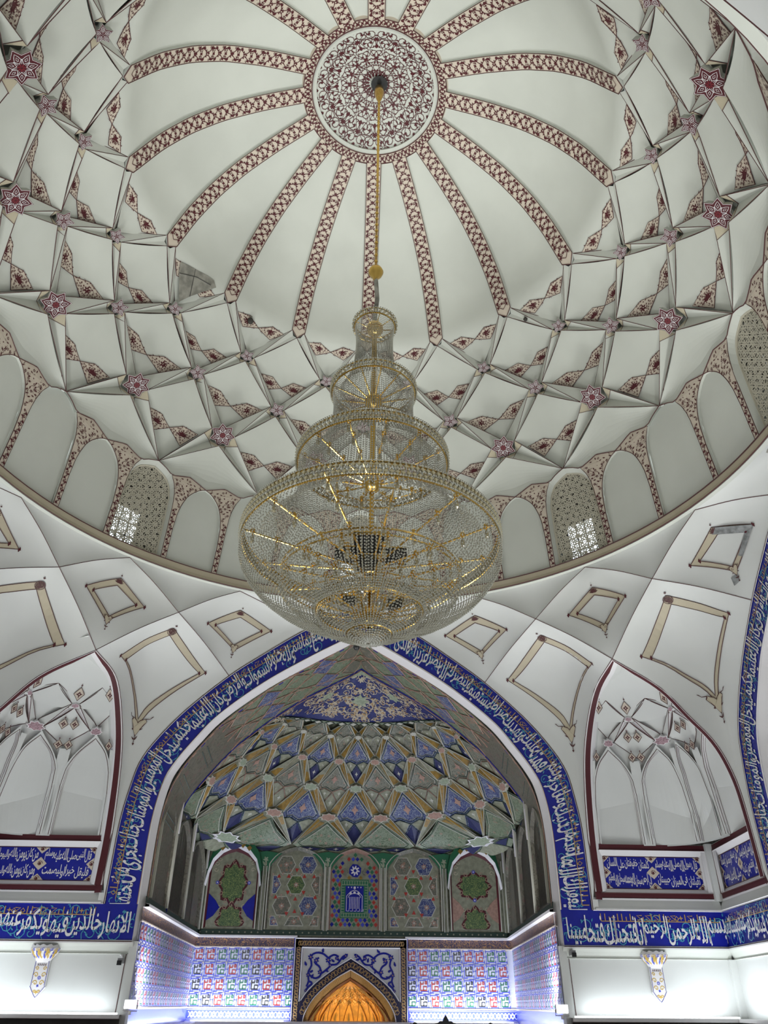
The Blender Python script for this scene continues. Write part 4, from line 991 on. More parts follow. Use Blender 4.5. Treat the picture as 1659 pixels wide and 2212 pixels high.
def build_iwan():
    node = {0: (1.2, 0, 0.04, 0), 1: (2.7, -.03, .10, .08), 2: (3.1, -.03, .12, .1), 3: (3.5, -.03, .13, .10), 4: (3.7, -.03, .14, .10), 5: (.3, 0, .02, .02), 6: (0, 0, 0, 0), 7: (0, 0, 0, 0)}
    sty = {2: (A_GREY, (SAGE, IVR, None), DGR, None), 3: (A_BLUE, (SAGE, DGR, NAVM), DGR, ROSE), 4: (A_GREY, (SAGE, ROSE, SAGE), DGR, ROSE), 5: (A_BLUE, (SAGE, DGR, NAVM), DGR, ROSE), 6: (A_GRN, (NAVM, DGR, PGR), DGR, None)}
    for b in (2, 3, 4, 5, 6):
        th0 = 12 if b % 2 == 0 else 0
        for k in range(-4, 5):
            th = th0 + 24 * k
            if abs(th) > 84: continue
            m, lz, ed, td = sty[b]
            if b == 2: ns, nb, nt = node[1], node[2], node[0]
            else: ns, nb, nt = node[b - 1], node[b], node[b - 2]
            if b in (5,) and abs(th) == 48: nb = (3, 0, .1, .2)
            muq_kite(iw, Q, th, b, 12, ns, nb, nt, b - 2, m, lz, edge=ed, third=td, rec=.10, bul=.05)
    for b in (0, 1, 2, 3, 4):
        th0 = 12 if b % 2 == 0 else 0
        for k in range(-4, 4):
            th = th0 + 24 * k
            if abs(th) > 84: continue
            for sg in (1, -1):
                if abs(th + sg * 12) > 90: continue
                mb = MB(); ln = MB(); sliver(mb, Q, th, b, 12, 0, 0, sg, node[b], node[b + 1], .10, (SAGE, SAGE, SAGE), None, .07, ln, .008, OLV)
                o = mb.build('sliver_facet', iw); ln.build('painted_outline', o, kind='stuff')
            if b in (1, 2, 3, 4): muq_star(iw, Q, th, b, {1: 3.2, 2: 3.6, 3: 4.0, 4: 4.3}[b], {1: .12, 2: .13, 3: .14, 4: .15}[b], {1: IVR, 2: ROSE, 3: PGR, 4: ROSE}[b])
    for th in (-48, 48): muq_star(iw, Q, th * .98, 5.02, 6.0, .22, PGR, 8, rimm=WHT, d=.05)
    # backing shell
    mb = MB(); grid(mb, lambda a, z: Qz(a, z, .22), np.linspace(-92, 92, 41), np.linspace(3.3, 5.9, 12), SAGE); mb.build('vault_shell', iw)
    # crown: blue ground, gilt scrolls, green cartouches, small diamonds along its foot
    mb = MB(); grid(mb, lambda a, t: Qz(a, 6.597 + (5.85 - .42 * (np.abs(a) / 90) ** 3 - 6.597) * t, .0), np.linspace(-90, 90, 37), np.linspace(1, 0, 10), A_CRN); cr = mb.build('crown_panel', iw, smooth=True, label='deep blue crown with gilt blossoms')
    def cf(x, y, d=-.01):
        r = (np.abs(x / AX) ** 2.6 + np.abs(y / AY) ** 2.6) ** (1 / 2.6); z = np.interp(r, IPR[:, 0], IPR[:, 1]); return np.stack([IX + x, IY + y, z + d * 1.0], -1)
    q = Motif(); rn = random.Random(4)
    for sg in (1, -1):
        for i in range(84):
            y_ = rn.uniform(.06, 1.55); xm = 2.35 * (1 - y_ / 1.9); x_ = rn.uniform(.02, max(.05, xm))
            a_ = rn.uniform(0, 6); P = q.spiral((sg * x_, y_), a_ if sg > 0 else pi - a_, rn.uniform(.07, .13), sg * rn.choice((1, -1)), .015, BEI2, 9); q.flower(P[-1], .032, GLD, BEI2, 5); q.leaf(P[3], rn.uniform(0, 6), .07, BEI2, .4)
        for (cx, cy, r, tu, a0) in ((.22, .95, .17, 1, 2), (.45, 1.22, .16, -1, 1), (.62, .72, .2, 1, 0), (.95, .95, .17, -1, 2), (.28, .45, .16, -1, 0), (.62, .28, .13, 1, 1), (1.0, .5, .17, 1, 3), (.95, .18, .12, -1, 0), (.12, 1.42, .1, 1, 1), (1.22, .25, .1, 1, 2), (.16, .16, .12, 1, 2), (.75, 1.1, .1, 1, 3)):
            P = q.spiral((sg * cx, cy), a0 if sg > 0 else pi - a0, r, sg * tu * 1.1, .022, BEI2, 12)
            q.flower(P[-1], .05, BEI2, ROSE, 5); 
            for j in (2, 5, 7): q.leaf(P[j], rn.uniform(0, 6), .08, GLD, .4); q.flower((P[j][0] + .03, P[j][1]), .03, BEI2, None, 4)
        q.star((sg * .78, .52), .17, .1, 6, PGR); q.flower((sg * .78, .52), .09, GLD, IVR, 6)
    q.star((0, .95), .24, .14, 8, PGR); q.flower((0, .95), .14, GLD, IVR, 8); q.flower((0, .62), .08, BEI2, ROSE, 6); q.flower((0, 1.38), .07, BEI2, ROSE, 6); q.flower((0, .3), .08, BEI2, ROSE, 6)
    q.poly([(-.42, .02), (0, .03), (.42, .02), (0, .15)], PGR)
    mb = MB(); q.emit(mb, lambda x, y: cf(x, y)); mb.build('painted_scrollwork', cr, kind='stuff')
    mb = MB()
    for k in range(-7, 8):
        c = k * 12; 
        for (dx, s0, m) in ((0, 0, PGR), (6, .12, IVR)):
            P = np.array([(-4.2, 0), (0, -.16), (4.2, 0), (0, .16)])
            if abs(c + dx) < 88: mb.add(Q(c + dx + P[:, 0], s0 + P[:, 1], -.02), [(0, 1, 2, 3)], m); cl = np.vstack([P, P[:1]]); tube(mb, Q(c + dx + cl[:, 0], s0 + cl[:, 1], -.024), .009, DGR)
    mb.build('diamond_border', iw, kind='stuff')
    # barrel in front of the half dome
    I3 = smoothc([(0, 6.50), (.38, 6.26), (.98, 5.90), (1.8, 5.35), (2.58, 4.70), (3.0, 4.2), (3.3, 3.75), (3.45, 3.4), (3.55, 2.85), (3.56, 2.1), (3.56, 1.5)], 40)
    J3 = smoothc([(0, 6.60), (.37, 6.36), (.74, 6.16), (1.3, 5.84), (1.9, 5.42), (2.3, 5.1), (2.72, 4.72), (3.16, 4.2), (3.46, 3.8), (3.64, 3.5), (3.68, 3.2), (3.70, 2.4), (3.70, 1.5)], 40)
    for sg in (1, -1):
        def bf(t, v, d=0.0, sg=sg):
            i = np.linspace(0, 1, 40); t = np.asarray(t, float); v = np.asarray(v, float)
            x = (np.interp(t, i, I3[:, 0]) * (1 - v) + np.interp(t, i, J3[:, 0]) * v); z = np.interp(t, i, I3[:, 1]) * (1 - v) + np.interp(t, i, J3[:, 1]) * v
            x = x + (IX if sg > 0 else -IX) * v; nx = np.interp(t, [0, .45, .8, 1], [.3, .65, 1, 1]); 
            return np.stack([sg * (x + d * nx), 6.75 + 1.95 * v, z + d * np.sqrt(1 - nx ** 2)], -1)
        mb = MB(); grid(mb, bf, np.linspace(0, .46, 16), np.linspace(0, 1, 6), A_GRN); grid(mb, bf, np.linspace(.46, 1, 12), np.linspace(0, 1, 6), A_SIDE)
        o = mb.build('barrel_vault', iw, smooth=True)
        m = MB()
        dm = [(.03, A_NET), (.13, A_BLUE), (.23, A_GRN), (.33, A_BLUE), (.43, A_GREY)]
        for t, mm in dm:
            for vv in (.28, .74):
                P = np.array([(t - .045, vv), (t, vv - .22), (t + .045, vv), (t, vv + .22)]); m.add(bf(P[:, 0], P[:, 1], -.012), [(0, 1, 2, 3)], mm)
                cl = dens(np.vstack([P, P[:1]]), 2); tube(m, bf(cl[:, 0], cl[:, 1], -.014), .010, ROSE)
        for a0, a1 in (((0, .05), (.5, .95)), ((0, .5), (.25, 1)), ((.08, 0), (.5, .6)), ((.5, .05), (0.05, .95)), ((.25, 0), (0, .5)), ((.5, .4), (.2, 1)), ((.32, 0), (.5, .22)), ((.0, 0.02), (1, .02)), ((0, .98), (1, .98))):
            T = np.linspace(0, 1, 12); T = np.linspace(0, 1, 48); tube(m, bf(a0[0] + (a1[0] - a0[0]) * T, a0[1] + (a1[1] - a0[1]) * T, -.012), .012, ROSE if a0[1] not in (.98,) else BLU, 4)
        for i in range(26): 
            t = .02 + i * .036; P = np.array([(t, .03), (t + .016, .03), (t + .016, .07), (t, .07)]); m.add(bf(P[:, 0], P[:, 1], -.01), [(0, 1, 2, 3)], BLU if i % 2 else ROSE)
        for t in (.56, .58, .66, .68, .77, .79): tube(m, bf([t, t + .01], [.2, .75], -.008), .008, DGR)
        m.build('painted_network', o, kind='stuff')
    A = np.array([(x, IY - .02, z - .0) for x, z in J3[:26]]); 
    m = MB(); 
    for sg in (1, -1): tube(m, A * (sg, 1, 1) + (IX, 0, 0), .022, BLU, 4); tube(m, A * (sg, 1, 1) + (IX, .05, -.03), .012, ROSE, 4)
    m.build('blue_edge_moulding', iw)
    # walls of the upper zone with their tall arched panels
    def tall(x0, x1, fn, hgt, ms, name, border, label=None, rise=.55, base=1.57):
        """fn(x,z,d)->xyz ; arched panel between x0,x1"""
        c, h = (x0 + x1) / 2, (x1 - x0) / 2; sp = hgt - rise
        prof = smoothc([(1, base), (1, sp), (.93, sp + rise * .35), (.68, sp + rise * .68), (.35, sp + rise * .88), (0, hgt)], 22)
        F = np.vstack([prof * (-1, 1), (prof * (1, 1))[::-1][1:]]); 
        P = lambda F_, d: fn(c + F_[:, 0] * h, F_[:, 1], d)
        G = F.copy(); G[:, 0] *= (h - .07) / h; G[:, 1] = base + .04 + (F[:, 1] - base) * (hgt - .13 - base) / (hgt - base)
        K = F.copy(); K[:, 0] *= (h - .03) / h
        mb = MB(); strip(mb, P(F, -.05), P(K, -.05), IVR); strip(mb, P(K, -.05), P(G, .02), ms[1]); bb = G.copy(); bb[:, 1] = base + .04; strip(mb, P(G, .02), P(bb, .02), ms[0])
        strip(mb, P(F, -.05), P(F, .0), IVR)
        o = mb.build(name, iw, label=label); return o, (lambda x, y, d=0.0: fn(c + x, y, .02 + d)), h
    xs = [(-3.60, -2.22), (-2.05, -.59), (-.48, .84), (.97, 2.42), (2.57, 3.94)]
    back = lambda x, z, d=0.0: np.stack(np.broadcast_arrays(np.asarray(x, float), 13.35 + np.asarray(d, float), np.asarray(z, float)), -1)
    mb = MB(); grid(mb, lambda x, z: back(x, z, .03), np.linspace(-3.75, 4.15, 3), np.array([1.4, 3.9]), SAGE)
    mb.build('upper_back_wall', iw)
    for i, (a, b) in enumerate(xs):
        if i in (0, 4):
            o, f, h = tall(a + .04, b - .04, lambda x, z, d: back(x, z, d - .07), 3.42, (PGR if 0 else SAGE, RED), 'medallion_panel', RED, 'olive panel in maroon frame with green leafy cartouches')
            q = Motif()
            def cart(cx, cz, w, h_, top=False):
                P = [(cx + w * cos(t) * (1 + .12 * cos(8 * t)), cz + h_ * sin(t) * (1 + .12 * cos(8 * t))) for t in np.linspace(0, 2 * pi, 33)[:-1]]
                if top: P = [(x, max(y, 1.63)) for x, y in P]
                q.poly([(cx + (x - cx) * 1.18, max(cz + (y - cz) * 1.18, 1.62)) for x, y in P], RED)
                q.poly(P, A_RUG)
                for t in np.linspace(0, 2 * pi, 13)[:-1]:
                    y = cz + h_ * 1.1 * sin(t)
                    if y > 1.66: q.spiral((cx + w * 1.1 * cos(t), y), t, .06, 1, .018, ROSE, 9)
            cart(0, 2.6, .30 if i == 0 else .36, .42 if i == 0 else .27); cart(0, 1.72, .28, .34, True)
            for sg in (1, -1):
                for (x, z) in ((.46, 3.05), (.4, 3.15), (.5, 2.2), (.42, 1.98), (.3, 2.06), (.47, 2.9)): q.spiral((sg * x, z), 0, .06, sg, .016, BEI2, 9)
                q.poly([(sg * .58, 1.75), (sg * .58, 2.35), (sg * .4, 2.2), (sg * .28, 2.04), (sg * .42, 1.85)], BLU if i == 0 else ROSE)
                q.flower((sg * (.40 if i == 0 else 0), 2.6 if i == 0 else 2.6 + sg * .33), .05, KBLU, WHT, 6)
            m = MB(); q.emit(m, lambda x, y: f(x, y, -.008)); m.build('painted_cartouche', o, kind='stuff')
            m = MB()   # white and green soffit with gold lozenges between the panel and the star over it
            c = (a + b) / 2
            for sg in (1, -1):
                P = np.array([(.02, 3.42), (.32, 3.28), (.52, 3.08), (.62, 2.8), (.67, 2.5)]); U_ = back(c + sg * P[:, 0], P[:, 1], -.13); V_ = back(c + sg * (P[:, 0] * 1.0 + .04) , P[:, 1] + .12 * (1 - P[:, 0]), -.20)
                strip(m, U_, V_, WHT); W_ = np.array([(.30, 3.55), (.45, 3.5), (.60, 3.3), (.68, 3.0), (.70, 2.6)]); strip(m, V_, back(c + sg * W_[:, 0], W_[:, 1], -.14), KGRN)
                for (x, z) in ((.17, 3.47), (.34, 3.40)): m.add(back(c + sg * (x + np.array([-.07, 0, .07, 0])), z + np.array([0, .06, 0, -.08]), -.215), [(0, 1, 2, 3)], OLV)
            m.build('arch_soffit', o)
        elif i in (1, 3):
            o, f, h = tall(a, b, back, 3.48, (SAGE, A_NET), 'hexagon_panel', IVR, 'muted panel of hexagons and small red triangles')
            m = MB(); q = Motif(); W_ = .60
            def hexa(cx, cz, r, mm):
                H_ = [(cx + r * cos(pi / 3 * j), cz + r * sin(pi / 3 * j) * 1.02) for j in range(6)]
                H_ = [(np.clip(x, -W_, W_), np.clip(z, 1.66, 3.25)) for x, z in H_]
                q.poly(H_, mm); q.rib(H_ + [H_[0]], .022, IVR); q.flower((np.clip(cx, -W_ + .1, W_ - .1), np.clip(cz, 1.75, 3.15)), .07, ROSE, IVR, 6)
            for (cx, cz, mm) in ((0, 2.58, A_RUG), (-.33, 2.10, A_NET), (.33, 2.10, A_BLUE), (-.62, 2.58, A_BLUE), (.62, 2.58, A_NET), (-.28, 3.05, A_GREY), (.28, 3.05, A_BLUE), (0, 1.66, A_GREY), (-.62, 1.66, A_BLUE), (.62, 1.66, A_GREY)): hexa(cx, cz, .235, mm)
            for zz in (2.82, 2.34, 1.86):
                for j in range(-5, 6): q.flower((j * .12, zz), .035, ROSE if j % 2 else PGR, IVR, 5)
            for (x, z, s) in ((-.2, 2.78, 1), (.2, 2.78, 1), (-.2, 2.40, -1), (.2, 2.40, -1), (0, 2.92, -1), (0, 2.26, 1), (-.2, 1.92, -1), (.2, 1.92, -1), (-.45, 2.78, 1), (.45, 2.78, 1), (0, 1.98, 1), (-.5, 2.3, 1), (.5, 2.3, 1)):
                q.poly([(x - .05, z - s * .04), (x + .05, z - s * .04), (x, z + s * .05)], KRED)
            q.emit(m, lambda x, y: f(x, y, -.008)); m.build('painted_network', o, kind='stuff')
        else:
            o, f, h = tall(a, b, back, 3.46, (SAGE, ROSE), 'kufic_panel', ROSE, 'tile panel with blue square kufic frame and diamonds')
            m = MB(); q = Motif()
            for r_ in range(0, 17):
                for c_ in range(-5, 6):
                    x, z = c_ * .11 + (.055 if r_ % 2 else 0), 1.70 + r_ * .1
                    if abs(x) < .57 and z < 2.95 + (.57 - abs(x)) * .7 and not (abs(x) < .36 and 1.82 < z < 2.72) and not (abs(x) < .32 and z > 2.74 and z < 3.12):
                        q.poly([(x - .05, z), (x, z - .055), (x + .05, z), (x, z + .055)], (KGRN, KRED, KBLU, BLU)[(r_ // 1 + c_) % 4])
            q.poly([(-.36, 1.84), (.36, 1.84), (.36, 2.72), (-.36, 2.72)], KGRN)
            q2 = Motif()
            for (x0, x1, z0, z1, nn) in ((-.33, .33, 2.6, 2.69, 11), (-.33, .33, 1.87, 1.95, 11)):
                for j in range(nn): xx = x0 + (x1 - x0) * j / (nn - 1); q2.rib([(xx, z0), (xx, z1)], .014, PGR); 
                q2.rib([(x0, z0), (x1, z0)], .014, PGR); q2.rib([(x0, z1), (x1, z1)], .010, PGR)
            for sg in (1, -1):
                for j in range(10): zz = 1.98 + j * .062; q2.rib([(sg * .26, zz), (sg * .33, zz)], .014, PGR)
                q2.rib([(sg * .335, 1.95), (sg * .335, 2.6)], .014, PGR)
            q2.poly([(-.23, 1.98), (.23, 1.98), (.23, 2.57), (-.23, 2.57)], BLU)
            for j in range(7): q2.rib([(-.12 + j * .04, 2.05), (-.12 + j * .04, 2.32)], .013, WHT)
            q2.rib([(-.2, 2.0), (-.2, 2.34), (-.1, 2.44), (0, 2.48), (.1, 2.44), (.2, 2.34), (.2, 2.0)], .014, WHT)
            for j in range(5): q2.rib([(-.19 + j * .09, 2.0), (-.13 + j * .09, 2.0), (-.13 + j * .09, 2.05)], .012, WHT)
            for (x, z) in ((-.1, 2.4), (.1, 2.4), (0, 2.42), (0, 2.53)): q2.star((x, z), .035, .03, 4, WHT, .78)
            for j in range(5): q2.star((-.16 + j * .08, 2.54), .02, .012, 4, WHT)
            q2.rib([(.16 * cos(t), 2.3 + .1 * sin(t)) for t in np.linspace(0, pi, 9)], .012, WHT)
            q3 = Motif(); q3.star((0, 2.93), .17, .157, 4, BLU, .39); q3.flower((0, 2.93), .12, WHT, BLU, 8); 
            for sg in (1, -1): q3.star((sg * .26, 2.9), .1, .08, 4, A_GREY); q3.star((sg * .15, 2.76), .05, .04, 4, OLV)
            for qq, d in ((q, -.006), (q2, -.010), (q3, -.008)): qq.emit(m, lambda x, y: f(x, y, d))
            m.build('painted_kufic', o, kind='stuff')
    # slim engaged shafts between the back panels
    for x in (-3.68, -2.135, -.535, .905, 2.495, 4.03):
        mb = MB(); 
        for dx in (-.04, 0, .04): tube(mb, back([x + dx, x + dx], [1.55, 3.0 if abs(x) < 3 else 3.2], -.06), .016, IVR if dx else SAGE, 6)
        mb.build('engaged_shaft', iw)
    # green spandrels above the shafts
    for x in (-2.135, -.535, .905, 2.495):
        m = MB(); q = Motif(); q.poly([(0, 2.75), (.16, 3.05), (.34, 3.25), (.42, 3.3), (0, 3.36), (-.42, 3.3), (-.34, 3.25), (-.16, 3.05)], KGRN)
        q.emit(m, lambda a, b_: back(x + a, b_, -.045)); q = Motif(); q.flower((0, 3.16), .07, PGR, IVR, 5); q.rib([(0, 2.85), (0, 3.2)], .02, PGR); q.leaf((0, 3.0), 1.2, .14, PGR); q.leaf((0, 3.0), 1.9, .14, PGR)
        q.emit(m, lambda a, b_: back(x + a, b_, -.05)); m.build('green_spandrel', iw)
    # side walls
    for sg in (1, -1):
        def sf(y, z, d=0.0, sg=sg):
            y = np.asarray(y, float); t = np.clip((y - 6.75) / 6.6, 0, 1); xb = 3.56 + ((.56 if sg > 0 else .12)) * t ** 1.0
            return np.stack(np.broadcast_arrays(sg * (xb + np.asarray(d, float)), y, np.asarray(z, float)), -1)
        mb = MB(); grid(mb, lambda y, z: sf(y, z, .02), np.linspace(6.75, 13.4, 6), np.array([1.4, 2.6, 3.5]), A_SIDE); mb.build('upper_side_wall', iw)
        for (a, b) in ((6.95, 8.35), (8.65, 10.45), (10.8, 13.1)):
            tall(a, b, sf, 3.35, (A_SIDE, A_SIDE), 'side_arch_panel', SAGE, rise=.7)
        for y in (8.5, 10.62, 13.2):
            mb = MB(); tube(mb, sf([y, y], [1.55, 3.6], -.04), .035, IVR, 6); mb.build('engaged_shaft', iw)
            mb = MB(); tube(mb, sf(np.array([y, y + .02, y + .15]), np.array([2.9, 3.5, 3.95]), -.07), [.025, .03, .008], WHT, 5); mb.build('shaft_head', iw)
        # dotted base strip, white ledge, dark inscription strip, gilt line, kufic wall, base border
        Y = np.array([6.60, 10.0, 13.36])
        def srun(prof, mats, name, parent=iw):
            mb = MB()
            for (d0, z0), (d1, z1), mm in zip(prof[:-1], prof[1:], mats): strip(mb, sf(Y, z0, d0), sf(Y, z1, d1), mm)
            return mb.build(name, parent)
        srun([(-.02, 1.56), (-.03, 1.45)], [DGR], 'dotted_strip'); srun([(-.03, 1.45), (-.10, 1.44), (-.10, 1.395), (.02, 1.39)], [WHT, WHT, WHT], 'white_ledge')
        srun([(.0, 1.39), (.0, 1.205)], [A_GLD], 'gilded_inscription'); srun([(0, 1.205), (-.02, 1.20), (-.02, 1.18), (.01, 1.175)], [BEI, BEI, BEI], 'gilt_fillet')
        sw = srun([(.01, 1.18), (.01, -.06)], [LAV], 'kufic_tile_wall'); srun([(.0, -.03), (-.02, -.04), (-.02, -.065), (.01, -.07)], [BEI, BEI, BEI], 'gilt_fillet')
        srun([(.01, -.07), (.01, -.33)], [KBLU], 'base_border'); srun([(.01, -.33), (-.25, -.33), (-.26, -.38), (-.2, -.4), (-.2, -1.7)], [WHT, WHT, WHT, DARK], 'dado_ledge')
        IWALL[sg] = (sw, sf)
    def brun(x0, x1, prof, mats, name):
        mb = MB(); X = np.array([x0, (x0 + x1) / 2, x1])
        for (d0, z0), (d1, z1), mm in zip(prof[:-1], prof[1:], mats): strip(mb, back(X, z0, d0), back(X, z1, d1), mm)
        return mb.build(name, iw)
    brun(-3.75, 4.2, [(-.02, 1.56), (-.03, 1.45)], [DGR], 'dotted_strip')
    m = MB(); q = Motif()
    for j in range(50): q.star((-3.6 + j * .157, 1.505), .022, .018, 4, SAGE)
    q.emit(m, lambda x, y: back(x, y, -.035)); m.build('painted_dots', iw, kind='stuff')
    for (x0, x1, sg) in ((-3.75, -1.2, -2), (1.46, 4.2, 2)):
        brun(x0, x1, [(-.03, 1.45), (-.10, 1.44), (-.10, 1.395), (.02, 1.39)], [WHT, WHT, WHT], 'white_ledge')
        brun(x0, x1, [(0, 1.39), (0, 1.205)], [A_GLD], 'gilded_inscription'); brun(x0, x1, [(0, 1.205), (-.02, 1.20), (-.02, 1.18), (.01, 1.175)], [BEI, BEI, BEI], 'gilt_fillet')
        o = brun(x0, x1, [(.01, 1.18), (.01, -.06)], [LAV], 'kufic_tile_wall'); brun(x0, x1, [(.0, -.03), (-.02, -.04), (-.02, -.065), (.01, -.07)], [BEI, BEI, BEI], 'gilt_fillet')
        brun(x0, x1, [(.01, -.07), (.01, -.30)], [KBLU], 'base_border')
        m = MB(); q = Motif(); n = int((x1 - x0) / .17)
        for j in range(n):
            x = x0 + .1 + j * .17; T = np.linspace(0, 1, 9)
            for s in (1, -1): q.rib(np.stack([x + .17 * T, -.185 + s * .06 * np.cos(pi * 2 * T)], 1), .018, LAV)
            q.star((x + .085, -.185), .06, .03, 4, LAV); q.star((x + .085, -.185), .025, .02, 4, KBLU)
        q.rib([(x0, -.09), (x1, -.09)], .01, LAV); q.rib([(x0, -.28), (x1, -.28)], .01, LAV); q.emit(m, lambda x, y: back(x, y, .0)); m.build('painted_guilloche', iw, kind='stuff')
        IWALL[sg] = (o, lambda y, z, d=0.0: back(y, z, d))
    brun(-3.75, 4.2, [(.01, -.30), (-.25, -.32), (-.26, -.37), (-.2, -.4), (-.2, -1.7)], [WHT, WHT, WHT, DARK], 'dado_ledge')
IWALL = {}
build_iwan()
# kufic tiles: square glyph tiles, each lifted off the wall
def tile_mesh(col, star):
    mb = MB(); q = Motif(); w = .105
    q.poly([(-.135, -.15), (.135, -.15), (.135, .15), (-.135, .15)], LAV)
    mb_ = q; g = Motif(); t = .021
    for P in ([(-.055, .07), (-.055, -.07), (.06, -.07), (.06, -.01), (0, -.01), (0, -.07)], [(.0, .07), (.0, .03), (-.055, .03)], [(.06, .075), (.06, .03), (.035, .03), (.035, .075), (.06, .075)]): g.rib([(x * 1.3, y * 1.3) for x, y in P], t * 1.25, col)
    for P in ([(-.105, -.15), (-.105, .04)], [(.105, .15), (.105, -.04)], [(-.135, .115), (.07, .115)], [(-.07, -.115), (.135, -.115)], [(-.105, .0), (-.135, .0)], [(.105, .0), (.135, .0)], [(-.135, -.14), (-.03, -.14)], [(.0, .14), (.135, .14)], [(-.12, .075), (-.12, .15)], [(.12, -.075), (.12, -.15)]): g.rib(P, .017, KBLU)
    if star: g.star((.12, .135), .032, .015, 4, BEI); 
    V = lambda x, y: np.stack([x, y * 0 - .004, y], 1)
    q.emit(mb, lambda x, y: np.stack([x, 0 * x, y], 1), toward=np.array([0, -1., 0])); g.emit(mb, V, toward=np.array([0, -1., 0]))
    bx = MB(); return mb
def tiles():
    prot = {}
    for (sg, (wall, f)) in IWALL.items():
        ys = np.arange(6.78, 13.2, .285) if abs(sg) == 1 else (np.arange(-3.56, -1.3, .28) if sg == -2 else np.arange(1.62, 4.0, .28))
        for i, y in enumerate(ys):
            for j in range(4):
                z = 1.03 - j * .31 + (0 if i % 4 else .0); col = (KRED, KGRN, KBLK, KRED, KGRN)[(i + j * 2) % 5 if j % 2 else (i * 3 + j) % 5]
                key = (col.name, i % 2)
                if key not in prot: prot[key] = tile_mesh(col, i % 2 == 0); o = prot[key].build('kufic_tile', wall); prot[key] = o
                else: o = prot[key].copy(); COL.objects.link(o); o.parent = wall
                P = f(np.array([y, y + .01]), z, -.004); d = P[1] - P[0]; t = np.array([d[0], d[1], 0]); t /= np.linalg.norm(t); n = np.array([-t[1], t[0], 0])
                if abs(sg) == 1 and sg == 1: t, n = -t, -n
                from mathutils import Matrix
                o.matrix_local = Matrix(((t[0], n[0], 0, P[0][0]), (t[1], n[1], 0, P[0][1]), (0, 0, 1, P[0][2]), (0, 0, 0, 1)))
tiles()
